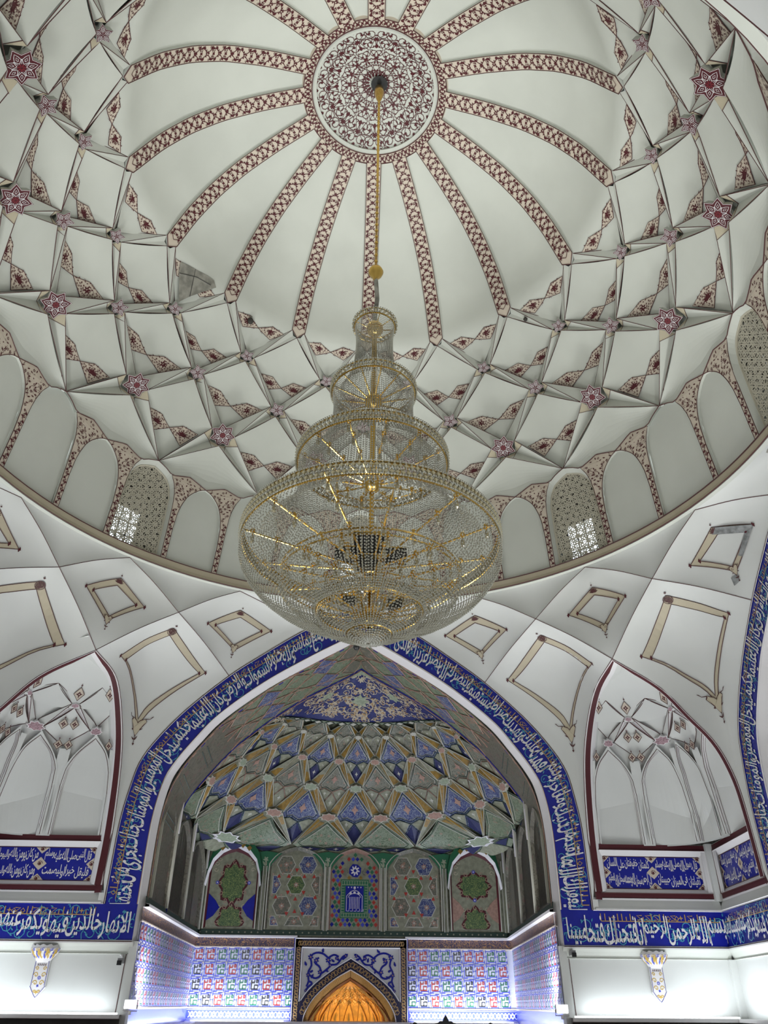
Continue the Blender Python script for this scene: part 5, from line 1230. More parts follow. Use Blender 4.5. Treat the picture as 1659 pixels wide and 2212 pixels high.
# ------------------------------------------------------------------ mihrab (niche of the prayer wall), a thing of its own
def mihrab():
    root = empty('mihrab', (.13, 13.3, -1.6), 'tall tiled prayer niche glowing amber behind a pointed arch', 'niche'); base = np.array(root.location)
    f = lambda x, z, d=0.0: np.stack(np.broadcast_arrays(np.asarray(x, float) + 0, np.asarray(d, float), np.asarray(z, float) - base[2]), -1)
    OUTR = smoothc([(0, .97), (.35, .78), (.75, .52), (1.0, .31), (1.17, .10)], 20); MIDR = smoothc([(0, .73), (.4, .52), (.8, .21), (1.02, -.08), (1.10, -.35), (1.10, -.8)], 24)
    INR = smoothc([(0, .57), (.35, .37), (.7, .09), (.92, -.2), (1.0, -.45), (1.0, -.8)], 24); DEEP = smoothc([(0, .52), (.33, .32), (.66, .05), (.86, -.2), (.93, -.45), (.93, -.8)], 24)
    tw = np.array([0, -1., 0])
    # frame slab
    mb = MB(); NV = mat('midnight_glaze', (0.012, 0.012, 0.05), 0.3)
    for s in (1, -1):
        mb.add(f([s * 1.20, s * 1.36, s * 1.36, s * 1.20], [-.8, -.8, 1.37, 1.37], -.06), [(0, 1, 2, 3)], NV)
        mb.add(f([s * 1.36, s * 1.36, s * 1.36, s * 1.36], [-.8, -.8, 1.37, 1.37], np.array([-.06, .05, .05, -.06])), [(0, 1, 2, 3)], KBLU)
        mb.add(f([s * 1.36, s * 1.40, s * 1.40, s * 1.36], [-.8, -.8, 1.40, 1.40], -.02), [(0, 1, 2, 3)], BLU)
    mb.add(f([-1.36, 1.36, 1.36, -1.36], [1.19, 1.19, 1.37, 1.37], -.06), [(0, 1, 2, 3)], NV)
    for s in (1, -1):
        X = np.linspace(0, 1.17, 14); zz = np.interp(X, OUTR[:, 0], OUTR[:, 1])
        m_ = np.interp(X, MIDR[:14, 0], MIDR[:14, 1])
    A_ = resample(OUTR, 24); Ax = np.vstack([A_, [(1.20, -.1), (1.20, -.8)]]); Bx = resample(MIDR, 26)
    for s in (1, -1): strip(mb, f(s * Ax[:, 0], Ax[:, 1], -.06), f(s * Bx[:, 0], Bx[:, 1], -.06), NV)
    mb.build('tiled_frame', root)
    mb = MB()
    for P in ([(-1.37, 1.385), (1.37, 1.385)], [(-1.20, 1.19), (1.20, 1.19)]): tube(mb, f([p[0] for p in P], [p[1] for p in P], -.065), .016, WHT, 4)
    for s in (1, -1): tube(mb, f([s * 1.37, s * 1.37], [1.385, -.8], -.065), .012, WHT, 4); tube(mb, f([s * 1.20, s * 1.20], [1.19, .08], -.065), .012, WHT, 4)
    for C_, r in ((OUTR, .013), (MIDR, .012)):
        for s in (1, -1): tube(mb, f(s * C_[:, 0], C_[:, 1], -.065), r, WHT, 4)
    mb.build('white_edging', root)
    # gilt guilloche on the navy borders
    q = Motif(); T = np.linspace(0, 1, 7)
    def guil(P0, P1, n, w):
        P0, P1 = np.array(P0, float), np.array(P1, float); d = (P1 - P0) / n; nn = np.array([-d[1], d[0]]) / np.linalg.norm(d)
        for i in range(n):
            a = P0 + d * i; 
            for s in (1, -1): q.rib([a + d * t + nn * s * w * sin(pi * 2 * t) for t in T], .014, GLD)
            c = a + d * .5; L = np.linalg.norm(d) * .30; u = d / np.linalg.norm(d)
            q.rib([c - u * L, c - u * L + nn * w * .8, c + u * L * .2 + nn * w * .8], .012, GLD); q.rib([c + u * L, c + u * L - nn * w * .8, c - u * L * .2 - nn * w * .8], .012, GLD); q.rib([c - nn * w * .7, c + nn * w * .7], .012, GLD)
    guil((-1.30, 1.28), (1.30, 1.28), 22, .055)
    for s in (1, -1): guil((s * 1.28, 1.2), (s * 1.28, -.5), 14, .05)
    for s in (1, -1):
        M_ = resample((resample(OUTR, 20) + resample(MIDR[:20], 20)) / 2, 10)
        for a, b in zip(M_[:-1], M_[1:]): guil((s * a[0], a[1]), (s * b[0], b[1]), 1, .06)
    m = MB(); q.emit(m, lambda x, y: f(x, y, -.066), toward=tw); m.build('gilt_guilloche', root, kind='stuff')
    # spandrel: recessed white plaster with carved blue arabesque
    mb = MB(); X = np.linspace(-1.17, 1.17, 31); lo = np.interp(np.abs(X), OUTR[:, 0], OUTR[:, 1]); strip(mb, f(X, lo, .0), f(X, 0 * X + 1.17, .0), PW_)
    strip(mb, f(X, lo, .0), f(X, lo - .0, -.06), WHT); strip(mb, f(X, 0 * X + 1.17, 0.0), f(X * 1.02, 0 * X + 1.19, -.06), WHT)
    for s in (1, -1): mb.add(f([s * 1.17, s * 1.17, s * 1.2, s * 1.2], [.1, 1.17, 1.19, .08], np.array([0, 0, -.06, -.06])), [(0, 1, 2, 3)], WHT)
    sp = mb.build('spandrel', root)
    q = Motif()
    for s in (1, -1):
        for P in ([(1.05, .38), (1.0, .5), (1.03, .66), (.95, .82), (.98, 1.0), (.85, 1.08), (.68, 1.06), (.55, .97)], [(1.0, .62), (.85, .55), (.72, .62), (.75, .78), (.88, .88), (.78, .98)], [(.72, .64), (.6, .72), (.5, .82), (.56, .95), (.42, 1.04), (.30, 1.0)], [(.5, .83), (.36, .84), (.28, .9), (.2, 1.0), (.08, 1.05)], [(.28, .92), (.38, .98)], [(1.02, .5), (.92, .45), (1.02, .36), (1.06, .28)]):
            q.rib(smoothc([(s * x, y) for x, y in P], 18), .042, BLU)
        for (x, y, r) in ((.98, .99, .07), (.84, .92, .065), (.55, .93, .07), (1.02, .62, .055), (.74, .68, .06), (.34, .97, .05), (.13, 1.02, .05), (1.06, .3, .04), (.5, .82, .045)): q.flower((s * x, y), r, BLU, ROSE, 6)
        for (x, y, a) in ((.7, 1.08, 2), (.9, .7, 0), (.62, .74, 4), (.4, .88, 1), (1.08, .8, 1.5), (.22, .95, 3), (.95, .55, 2.4)): q.leaf((s * x, y), a if s > 0 else pi - a, .11, BLU, .4)
    m = MB(); q.emit(m, lambda x, y: f(x, y, -.022), toward=tw); m.build('carved_arabesque', sp)
    # ribbed gold reveal
    mb = MB()
    for s in (1, -1):
        strip(mb, f(s * MIDR[:, 0], MIDR[:, 1], -.06), f(s * INR[:, 0], INR[:, 1], .12), mat('old_gold', (.13, .09, .02), .35, .4, 30, metal=.3))
        strip(mb, f(s * INR[:, 0], INR[:, 1], .12), f(s * DEEP[:, 0], DEEP[:, 1], .2), AMBD); strip(mb, f(s * DEEP[:, 0], DEEP[:, 1], .2), f(s * DEEP[:, 0] * .98, DEEP[:, 1], .34), AMB)
    mb.build('arch_reveal', root)
    mb = MB()
    for s in (1, -1):
        a, b = resample(MIDR, 90), resample(INR, 90)
        for i in range(90): tube(mb, f([s * a[i, 0], s * b[i, 0]], [a[i, 1], b[i, 1]], np.array([-.062, .115])), .006, GLD, 3)
        tube(mb, f(s * INR[:, 0], INR[:, 1], .11), .012, AMBD, 5)
    mb.build('gilt_ribbing', root, kind='stuff')
    # amber half dome: tall petals below, woven stucco net above
    def g(phi, z, off=0.0):
        phi = np.asarray(phi, float); z = np.asarray(z, float); r = np.interp(z, [-1, -.45, -.2, .05, .32, .50], [.94, .93, .86, .68, .34, .01]); a = np.radians(phi)
        return np.stack([(r + off) * np.sin(a), .22 + .75 * (r + off) * np.cos(a), z - base[2]], -1)
    mb = MB(); grid(mb, g, np.linspace(-92, 92, 33), np.linspace(-.9, .50, 15), AMB); hd = mb.build('amber_half_dome', root, smooth=True)
    mb = MB()
    for k in range(-4, 5):
        c = k * 22.5
        P = np.array([(-8.6, -.75), (-8.6, -.35), (-5.5, -.12), (0, .10), (5.5, -.12), (8.6, -.35), (8.6, -.75)]); Pd = dens(P, 3)
        Qd = dens(P * (.72, 1) + (0, -.03), 3); strip(mb, g(c + Pd[:, 0], Pd[:, 1], -.03), g(c + Qd[:, 0], Qd[:, 1], .02), AMB2); tube(mb, g(c + Pd[:, 0], Pd[:, 1], -.032), .007, AMBD)
        mb.add(g(c + np.array([-3, 0, 3, 0]), np.array([-.45, -.62, -.45, -.12]), .0), [(0, 1, 2, 3)], OLV)
    mb.build('stucco_petals', hd)
    mb = MB()
    for k in range(-9, 10):
        c = k * 11.25
        for s in (1, -1):
            T = np.linspace(0, 1, 12); tube(mb, g(c + s * 33.75 * T + 2.5 * np.sin(T * 18), .02 + .44 * T - .12 * T * T, -.03), .007, AMB2)
    mb.build('stucco_net', hd, kind='stuff')
    mb = MB()
    for k in range(-8, 9):
        c = k * 11.25
        for z0 in (-.0, .14, .26): mb.add(g(c + (5.6 if z0 == .14 else 0) + np.array([-5, 0, 5, 0]), np.array([z0 + .07, z0, z0 + .07, z0 + .15]), -.012 * 1), [(0, 1, 2, 3)], AMB2 if k % 2 else OLV)
    mb.build('stucco_facets', hd, kind='stuff')
    l = area('mihrab_lamp', (.13, 13.62, -.75), (pi, 0, 0), 1.1, .3, 4.2, (1.0, .62, .2))
    return root
# niche recess needs the back wall left open behind it (the wall is built in two flanks)
mihrab()

# ------------------------------------------------------------------ corner niches with white stalactite vaulting
NPR = np.array([(0, 5.52), (.1, 5.46), (.3, 5.32), (.46, 5.14), (.6, 4.89), (.75, 4.47), (.83, 4.13), (.9, 3.68), (1, 2.9), (1.0005, 1.4)])
def corner(cx, cy, n):
    wx = {1: 6.42, -1: 6.56}[cx] - 4.52; wy = 6.66 - 4.52; ef, es = edges(cx, cy)
    root = empty('trim_%d' % n, kind='structure')
    def Nz(phi, z, off=0.0):
        phi, z = np.broadcast_arrays(np.asarray(phi, float), np.asarray(z, float)); p = 4.2; a = np.radians(phi); k = (np.abs(np.sin(a)) ** p + np.abs(np.cos(a)) ** p) ** (1 / p)
        r = np.interp(z, NPR[::-1, 1], NPR[::-1, 0]); nz = np.interp(z, [3.2, 4.2, 5.4], [0, .6, 1]); nh = np.sqrt(1 - nz ** 2)
        x = 4.52 + wx * r * np.sin(a) / k + off * nh * np.sin(a); y = 4.52 + wy * r * np.cos(a) / k + off * nh * np.cos(a)
        return np.stack([cx * x, cy * y, z + off * nz], -1)
    _nz = [4.93, 4.66, 4.25, 3.98]
    N = lambda phi, s, off=0.0: Nz(phi, np.interp(np.asarray(s, float), [0, 1, 2, 3], _nz), off)
    # cap above the zigzag and backing
    mb = MB(); grid(mb, lambda a, z: Nz(a, z, .0), np.linspace(0, 90, 25), np.linspace(4.60, 5.43, 8), PW_); mb.build('cap_vault', root, smooth=True)
    mb = MB(); grid(mb, lambda a, z: Nz(a, z, .10), np.linspace(-2, 92, 25), np.linspace(2.5, 4.9, 10), PW_); mb.build('vault_shell', root, smooth=True)
    node = {0: (0, 0, 0, 0), 1: (2.2, -.04, .12, .12), 2: (4.0, -.05, .2, .15), 3: (0, 0, 0, 0)}
    loz = (BEI, LINE, None)
    for (th, bot, ns, nb, nt) in ((12, 2, node[1], node[2], node[0]), (45, 2, node[1], node[2], node[0]), (78, 2, node[1], node[2], node[0])):
        muq_kite(root, N, th, bot, 16.5, ns, nb, nt, 0, PW_, None, rec=.06, bul=.03, edge='plain')
    for th in (28.5, 61.5): muq_kite(root, N, th, 3, 16.5, node[2], node[3], node[1], 1, PW_, None, rec=.08, bul=.04, edge='plain')
    for b, ths in ((0, (12, 45, 78)), (1, (28.5, 61.5))):
        for th in ths:
            for sg in (1, -1):
                if not 6 < th + sg * 16.5 < 84: continue
                mb = MB(); ln = MB(); sliver(mb, N, th, b, 16.5, 0, 0, sg, node[b], node[b + 1], .08, (WHT, WHT, PW_), BEI2 if b else None, .05, ln, .007)
                o = mb.build('sliver_facet', root); ln.build('painted_outline', o, kind='stuff')
    RZ_ = mat('rose_rosette', (.46, .30, .34), .5, .5, 40)
    for th in (28.5, 61.5): muq_star(root, N, th, 1, 2.9, .12, RZ_, 6, rimm=WHT)
    for th, rx, ry in ((12, 4.2, .2), (45, 5.6, .24), (78, 4.2, .2)): muq_star(root, N, th, 2, rx, ry, RZ_, 8, rimm=WHT)
    # lozenges with finials along the foot of the cap
    m = MB(); q = Motif()
    def loz_(phi, z, w, h, m=m):
        P = np.array([(-w, 0), (0, -h), (w, 0), (0, h)]); c = lambda d: Nz(phi + P[:, 0], z + P[:, 1], d)
        m.add(c(-.02), [(0, 1, 2, 3)], BEI); cl = dens(np.vstack([P, P[:1]]), 1); tube(m, Nz(phi + cl[:, 0], z + cl[:, 1], -.024), .007, LINE)
        w_ = Motif(); w_.star((0, 0), 1, .35, 4, RED); w_.flower((0, 0), .55, RED, BEI, 6); w_.emit(m, lambda x, y: Nz(phi + x * w * .65, z + y * h * .65, -.026), toward=np.array([-cx, -cy, -1.]))
        w_ = Motif(); w_.star((0, 1.25), .3, .12, 4, RED); w_.emit(m, lambda x, y: Nz(phi + x * w * .8, z + y * h, -.02), toward=np.array([-cx, -cy, -1.]))
    for phi, z in ((28.5, 4.83), (61.5, 4.83), (5, 4.83), (85, 4.83)): loz_(phi, z, 3.6, .10)
    for phi, z in ((25.6, 4.36), (31.6, 4.36), (58.4, 4.36), (64.4, 4.36)): loz_(phi, z, 2.6, .085)
    for phi, z in ((26.0, 4.02), (31.0, 4.02), (59.0, 4.02), (64.0, 4.02), (3, 4.02), (87, 4.02)): loz_(phi, z, 2.2, .085)
    m.build('painted_lozenges', root, kind='stuff')
    # four tall blind arches, framed by thin stepped mouldings
    for (a, b, ap) in ((1, 24.5, 11.5), (28.5, 47.5, 40.5), (49.5, 61.5, 52), (65.5, 89, 78.5)):
        h = (b - a) / 2; c = (a + b) / 2
        prof = lambda k: smoothc([(c - k * h, 2.52), (c - k * h, 3.35), (c - k * h * .93, 3.62), (c + (ap - c) * .5 - k * h * .62, 3.90), (ap, 4.13 - (1 - k) * .5)], 18)
        pr2 = lambda k: smoothc([(c + k * h, 2.52), (c + k * h, 3.35), (c + k * h * .93, 3.62), (c + (ap - c) * .5 + k * h * .62, 3.90), (ap, 4.13 - (1 - k) * .5)], 18)
        mb = MB(); A_, B_ = prof(.90), pr2(.90); 
        for i in range(8):
            U_, V_ = A_ + (B_ - A_) * i / 8, A_ + (B_ - A_) * (i + 1) / 8; strip(mb, Nz(U_[:, 0], U_[:, 1], .07), Nz(V_[:, 0], V_[:, 1], .07), PW_)

        for P, Q_ in ((A_, prof(.95)), (B_, pr2(.95))): strip(mb, Nz(P[:, 0], P[:, 1], .07), Nz(P[:, 0], P[:, 1], .03), WHT); strip(mb, Nz(P[:, 0], P[:, 1], .03), Nz(Q_[:, 0], Q_[:, 1], .03), WHT); strip(mb, Nz(Q_[:, 0], Q_[:, 1], .03), Nz(Q_[:, 0], Q_[:, 1], -.005), WHT)
        for P, Q_ in ((prof(.95), prof(1.12)), (pr2(.95), pr2(1.12))): strip(mb, Nz(P[:, 0], P[:, 1], -.005), Nz(Q_[:, 0], Q_[:, 1] + .02, -.005), PW_)
        o = mb.build('blind_arch', root, smooth=False)
        m = MB()
        for k in (.90, .95, 1.02):
            for P in (prof(k), pr2(k)): tube(m, Nz(P[:, 0], P[:, 1], .068 if k == .9 else (.025 if k == .95 else -.008)), .0065, LINE)
        m.build('painted_outline', o, kind='stuff')
    for (a, b, zt) in ((24, 29.5, 3.95), (47, 50, 4.1), (61, 66.5, 3.95), (-1, 2, 3.95), (88, 91, 3.95)):
        mb = MB(); grid(mb, lambda p, z: Nz(p, z, .004), np.linspace(a, b, 3), np.linspace(2.5, zt, 10), PW_); mb.build('pier', root, smooth=True)
    # maroon border following the niche opening
    mb = MB(); m = MB()
    for E_, dv in ((ef, np.array([cx * 1.0, 0, 0])), (es, np.array([0, cy * 1.0, 0]))):
        E_ = E_[E_[:, 2] > 1.6]; nn = len(E_); wd = np.interp(np.arange(nn), [0, 4, nn], [.02, .09, .11])[:, None]
        A_ = E_ + dv * .035; B_ = E_ + dv * (.035 + wd); G_ = E_ + dv * (.05 + wd) + np.array([cx * .10, cy * .10, .03])
        strip(mb, E_, A_, WHT); strip(mb, A_, B_, RED); strip(mb, B_, G_, WHT)
        tube(m, A_, .007, LINE); tube(m, B_, .006, WHT)
        # soffit joining the border to the vault behind
        strip(mb, G_, G_ + np.array([cx * .12, cy * .12, .04]) + dv * .02, PW_)
    o = mb.build('niche_border', root); m.build('painted_outline', o, kind='stuff')
for i, (a, b) in enumerate(((1, 1), (-1, 1), (1, -1), (-1, -1))): corner(a, b, i + 2)

# ------------------------------------------------------------------ side iwans, floor, added light-blocking enclosure
for side, sgn in (('right', 1), ('left', -1)):
    mb = MB(); w = WALLS[side]; X = np.concatenate([-INN[::-1, 0] + .09, INN[1:, 0] - .09]); Z = np.concatenate([INN[::-1, 1] - .05, INN[1:, 1] - .05]); Z = np.minimum(Z, 6.5)
    strip(mb, TW(side, X, .16, Z), TW(side, X, 2.2, Z), PW_); strip(mb, TW(side, X, 2.2, Z), TW(side, X, 2.2, -1.7 + 0 * Z), PW_)
    for s in (1, -1): mb.add(TW(side, [s * 3.56] * 4, [0, 2.2, 2.2, 0], [1, 1, -1.7, -1.7]), [(0, 1, 2, 3)], PW_)
    mb.build('side_recess', w)
ex = MB(); A = np.linspace(0, 2 * pi, 65); a1 = D(np.degrees(A), 5.29, .03) + (0, 0, .02); k_ = 1 / np.maximum(np.abs(np.sin(A)), np.abs(np.cos(A)))
strip(ex, a1, np.stack([9.2 * k_ * np.sin(A), 14.6 * k_ * np.cos(A), 7.5 + 0 * A], 1), STONE); tag(ex.build('trim_light_block'), kind='structure')  # added sheet around the dome, keeps sky light from leaking in
ex = MB(); 
for (x0, y0, x1, y1) in ((-9.2, -14.6, 9.2, -14.6), (9.2, -14.6, 9.2, 14.6), (9.2, 14.6, -9.2, 14.6), (-9.2, 14.6, -9.2, -14.6)): ex.add([(x0, y0, -1.7), (x1, y1, -1.7), (x1, y1, 7.5), (x0, y0, 7.5)], [(0, 1, 2, 3)], STONE)
tag(ex.build('wall_light_block'), kind='structure')  # unseen box added to block sky light at the wall gaps
for side in ('front', 'right', 'left'):
    mb = MB()
    for sg in (1, -1):
        X = np.array([sg * 3.555, sg * 3.68]); strip(mb, TW(side, X, .0, -.4), TW(side, X, .0, .88), PW_); strip(mb, TW(side, [sg * 3.555] * 2, np.array([0, .2]), -.4), TW(side, [sg * 3.555] * 2, np.array([0, .2]), .88), PW_); strip(mb, TW(side, [sg * 3.68] * 2, np.array([0, .08]), -.2), TW(side, [sg * 3.68] * 2, np.array([0, .08]), .88), PW_)
    mb.build('jamb', WALLS[side])
for cx, xx in ((1, 6.53), (-1, -6.53)):
    for cy in (1, -1):
        mb = MB(); box(mb, xx - .05, xx + .08, cy * 6.62 - .05, cy * 6.62 + .08, -.14, .70, PW_); box(mb, xx - .05, xx + .08, cy * 6.62 - .05, cy * 6.62 + .08, 1.60, 2.54, PW_); mb.build('corner_post', WALLS['front' if cy > 0 else 'back'])
# niche shelves closing the gap between the frame and the vault behind
for side in ('front', 'right', 'left', 'back'):
    mb = MB()
    for sg in (1, -1):
        X = np.array([sg * 4.36, XC[side][1 if sg > 0 else 0]]); strip(mb, TW(side, X, .055, 2.52), TW(side, X, .6, 2.56), PW_)
    mb.build('niche_shelf', WALLS[side])
# floor
fl = MB(); FT = mat('red_carpet', (.16, .05, .05), .95, .3, 8, col2=(.10, .03, .04)); fl.add([(-8.6, -14, -1.7), (8.6, -14, -1.7), (8.6, 14, -1.7), (-8.6, 14, -1.7)], [(0, 1, 2, 3)], FT); tag(fl.build('floor'), kind='structure')
# ------------------------------------------------------------------ chandelier
def chandelier():
    root = empty('chandelier', (0, 0, 4.3), 'huge tiered crystal bead chandelier hanging from the dome on a long brass rod', 'chandelier')
    b0 = np.array([0, 0, 4.3]); rn = random.Random(2)
    def bld(mb, name, parent=root, **k):
        mb.v = [np.asarray(v) - b0 for v in mb.v]; return mb.build(name, parent, **k)
    RG = [(.304, 8.691), (.582, 7.337), (.987, 6.06), (1.579, 4.803), (1.075, 4.325), (.621, 3.924), (.252, 3.625)]
    # suspension: ceiling canopy, rod, ball
    mb = MB(); lathe(mb, [(.02, 15.1), (.05, 15.2), (.10, 15.42), (.09, 15.6), (.03, 15.66)], BRASS, 16); bld(mb, 'ceiling_canopy', smooth=True)
    mb = MB(); lathe(mb, [(.0, 15.79), (.15, 15.80), (.17, 15.77), (.0, 15.76)], BLACK, 20); bld(mb, 'fixing_hole')
    mb = MB(); tube(mb, [(0, 0, 15.3), (0, 0, 9.95)], .022, BRASS, 8)
    for z in np.arange(10.2, 15.2, .16): lathe(mb, [(.02, z - .03), (.034, z), (.02, z + .03)], BRASS, 6)
    bld(mb, 'suspension_rod', smooth=True)
    mb = MB(); lathe(mb, [(0.0, 9.72), (.03, 9.72), (.04, 9.78), (.10, 9.86), (.125, 9.93), (.10, 10.0), (.04, 10.06), (.03, 10.10), (0, 10.1)], BRASS, 20); bld(mb, 'brass_ball', smooth=True)
    mb = MB(); tube(mb, [(0, 0, 9.8), (.03, .0, 9.3), (0, .02, 8.9), (0, 0, 8.7)], .035, STONE, 6); bld(mb, 'wrapped_cable')
    mb = MB(); tube(mb, [(0, 0, 8.75), (0, 0, 3.7)], .035, BRASS, 8); bld(mb, 'central_stem', smooth=True)
    bead = [(0, 0, 1.), (1, 0, 0), (0, 1, 0), (-1, 0, 0), (0, -1, 0), (0, 0, -1.)]; BF = [(0, 1, 2), (0, 2, 3), (0, 3, 4), (0, 4, 1), (5, 2, 1), (5, 3, 2), (5, 4, 3), (5, 1, 4)]
    bv = np.array(bead)
    def beads(mb, P, r, l, m):
        P = np.asarray(P); 
        V = (P[:, None, :] + bv[None] * np.array([r, r, l])).reshape(-1, 3); n = len(P)
        b = mb.n; k = mb.mi(m); mb.v.append(V); mb.n += len(V)
        for i in range(n):
            o = b + 6 * i
            for f in BF: mb.f.append((f[0] + o, f[1] + o, f[2] + o)); mb.m.append(k)
    # ring bands: gilt hoop, two rows of glass drops, small pearls between
    for i, (r, z) in enumerate(RG):
        mb = MB(); h = (.05, .06, .07, .085, .04, .06, .03)[i]; A = np.linspace(0, 2 * pi, 97)[:-1]
        tube(mb, np.stack([r * np.cos(A), r * np.sin(A), z + h + 0 * A], 1), .012, BRASS, 5, True); tube(mb, np.stack([r * np.cos(A), r * np.sin(A), z - h + 0 * A], 1), .012, BRASS, 5, True)
        o = bld(mb, 'ring_hoop')
        if i != 4:
            mb = MB(); n = int(2 * pi * r / .062)
            for zz, ph in ((z + h * .5, 0), (z - h * .5, .5)):
                T = (np.arange(n) + ph) / n * 2 * pi; beads(mb, np.stack([(r + .02) * np.cos(T), (r + .02) * np.sin(T), zz + 0 * T], 1), .030, h * .52, GLASSY)
            n2 = n * 2; T = np.arange(n2) / n2 * 2 * pi
            for zz in (z + h, z - h, z): beads(mb, np.stack([(r + .03) * np.cos(T), (r + .03) * np.sin(T), zz + 0 * T], 1), .014, .014, GLASS)
            bld(mb, 'glass_drops', o, kind='stuff')
    # bead curtains
    def curtain(prof, n, pitch, m, name='bead_curtain', r=.0105, l=None):
        mb = MB(); C_ = resample(smoothc(prof, 60), max(6, int(np.linalg.norm(np.diff(smoothc(prof, 60), axis=0), axis=1).sum() / pitch)))
        for i in range(n):
            a = 2 * pi * i / n; j = rn.uniform(0, .5) * pitch
            beads(mb, np.stack([C_[:, 0] * cos(a), C_[:, 0] * sin(a), C_[:, 1] + j], 1), r, l or pitch * .44, m)
        bld(mb, name, kind='stuff')
    curtain([(.30, 8.65), (.27, 8.3), (.30, 7.8), (.42, 7.4), (.50, 7.25)], 76, .032, GLASS, r=.0115)
    curtain([(.58, 7.28), (.55, 6.95), (.60, 6.5), (.78, 6.12), (.88, 5.98)], 116, .032, GLASS, r=.0125)
    curtain([(.98, 6.0), (.95, 5.65), (1.0, 5.3), (1.2, 4.95), (1.38, 4.78)], 168, .034, GLASS, r=.0125)
    curtain([(1.57, 4.73), (1.60, 4.55), (1.52, 4.35), (1.3, 4.10), (1.02, 3.92), (.70, 3.80)], 190, .036, GLASS)
    curtain([(1.50, 4.72), (1.25, 4.50), (1.075, 4.34)], 110, .04, GLASS)
    curtain([(1.07, 4.30), (1.08, 4.15), (.95, 3.98), (.64, 3.86)], 130, .036, GLASS)
    curtain([(.62, 3.90), (.60, 3.78), (.48, 3.64), (.28, 3.58)], 84, .032, GLASS, r=.012)
    curtain([(.62, 3.90), (.45, 3.80), (.26, 3.66)], 60, .032, GLASS, r=.010)
    curtain([(.25, 3.60), (.23, 3.54), (.15, 3.49), (.04, 3.47)], 44, .026, GLASS, r=.016, l=.016)
    # hubs, spokes and small arms
    for (z, r, zr, n) in ((8.62, .30, 8.69, 8), (7.15, .58, 7.33, 12), (5.72, .98, 6.06, 12), (4.45, 1.57, 4.80, 12), (4.25, 1.07, 4.33, 12), (3.80, .62, 3.92, 12)):
        mb = MB(); lathe(mb, [(.03, z - .14), (.09, z - .10), (.13, z - .03), (.13, z + .03), (.09, z + .10), (.03, z + .16)], BRASS, 16); hub = bld(mb, 'brass_hub', smooth=True)
        for i in range(n):
            a = 2 * pi * (i + .3) / n; mb = MB(); P = [(.10 * cos(a), .10 * sin(a), z), (r * .5 * cos(a), r * .5 * sin(a), (z + zr) / 2 - .02), (r * cos(a), r * sin(a), zr)]
            tube(mb, P, .013 if r > .5 else .008, BRASS, 6); o = bld(mb, 'spoke')
            if r > .9:
                for t in (.45, .72, .92):
                    m = MB(); c = np.array(P[0]) * (1 - t) + np.array(P[2]) * t; tube(m, [c, c + (0, 0, -.12)], .01, BRASS, 5); lathe(m, [(0, -.16), (.022, -.14), (.026, -.10), (.018, -.05), (0, -.05)], GLASSY, 7, tuple(c)); lathe(m, [(.0, 0), (.03, .0), (.035, .03), (.02, .05), (0, .06)], BRASS, 7, tuple(c))
                    bld(m, 'lamp_holder', o)
    # dark perforated gear boxes around the lowest stem
    for i, (a, r, z, s) in enumerate(((1.57, .02, 4.76, .21), (3.3, .32, 4.60, .12), (6.1, .32, 4.60, .12), (4.4, .14, 4.45, .12), (3.3, .25, 3.98, .07), (6.1, .30, 3.95, .08))):
        x, y = r * cos(a), r * sin(a); mb = MB(); box(mb, x - s, x + s, y - s * .6, y + s * .6, z - s * .7, z + s * .7, BLACK); box(mb, x - s * 1.04, x + s * 1.04, y - s * .62, y + s * .62, z + s * .66, z + s * .78, BRASS)
        o = bld(mb, 'gear_box', label='black perforated box inside the lowest basket'); m = MB(); st = s / 4.5
        for ii in range(-3, 4):
            for jj in range(-2, 3):
                lathe(m, [(st * .3, 0), (0, .0)], GLASS, 6, (x + ii * st * 1.2, y + jj * st, z - s * .71)); beads(m, [(x + ii * st * 1.2, y - s * .62, z + jj * st * 1.1)], st * .32, st * .32, GLASS)
        bld(m, 'perforations', o, kind='stuff')
chandelier()

# ------------------------------------------------------------------ small things
def speck(th, sr, nm, lab, cat, r):
    p = D(th, sr, -.03); o = empty(nm, tuple(p), lab, cat); mb = MB(); lathe(mb, [(0, -r * 1.3), (r * .7, -r * .9), (r, 0), (r * .6, r * .8), (0, r)], mat('dull_black', (.05, .045, .04), .8), 12); mb.build('bulb', o, smooth=True)  # same dull black for the bulb and the hole
    mb = MB(); lathe(mb, [(r * .4, r * .7), (r * .45, r * 1.8), (0, r * 1.9)], STONE, 10); mb.build('socket', o)
speck(-36.85, .22, 'bulb_or_hole', 'small dark bulb hanging in the dome cell left of the chandelier top', 'bulb', .07)
speck(49.4, .42, 'bulb_or_hole', 'tiny dark hole in a dome facet right of the chandelier top', 'bulb', .045)  # dark hole in the facet, shown by a black bulb-shaped solid
def globe():
    r = empty('hanging_globe', (-.05, 6.3, 6.13), 'small dark globe hanging at the peak of the front arch just below the chandelier', 'globe'); r.scale = (.75, .75, .75)
    mb = MB(); lathe(mb, [(0, -.10), (.06, -.085), (.095, -.03), (.095, .02), (.06, .075), (0, .09)], mat('smoked_glass', (.03, .03, .03), .15), 18); mb.build('globe', r, smooth=True)
    mb = MB(); tube(mb, [(0, 0, .08), (0, 0, .75)], .012, BLACK, 5); mb.build('stem', r)
globe()
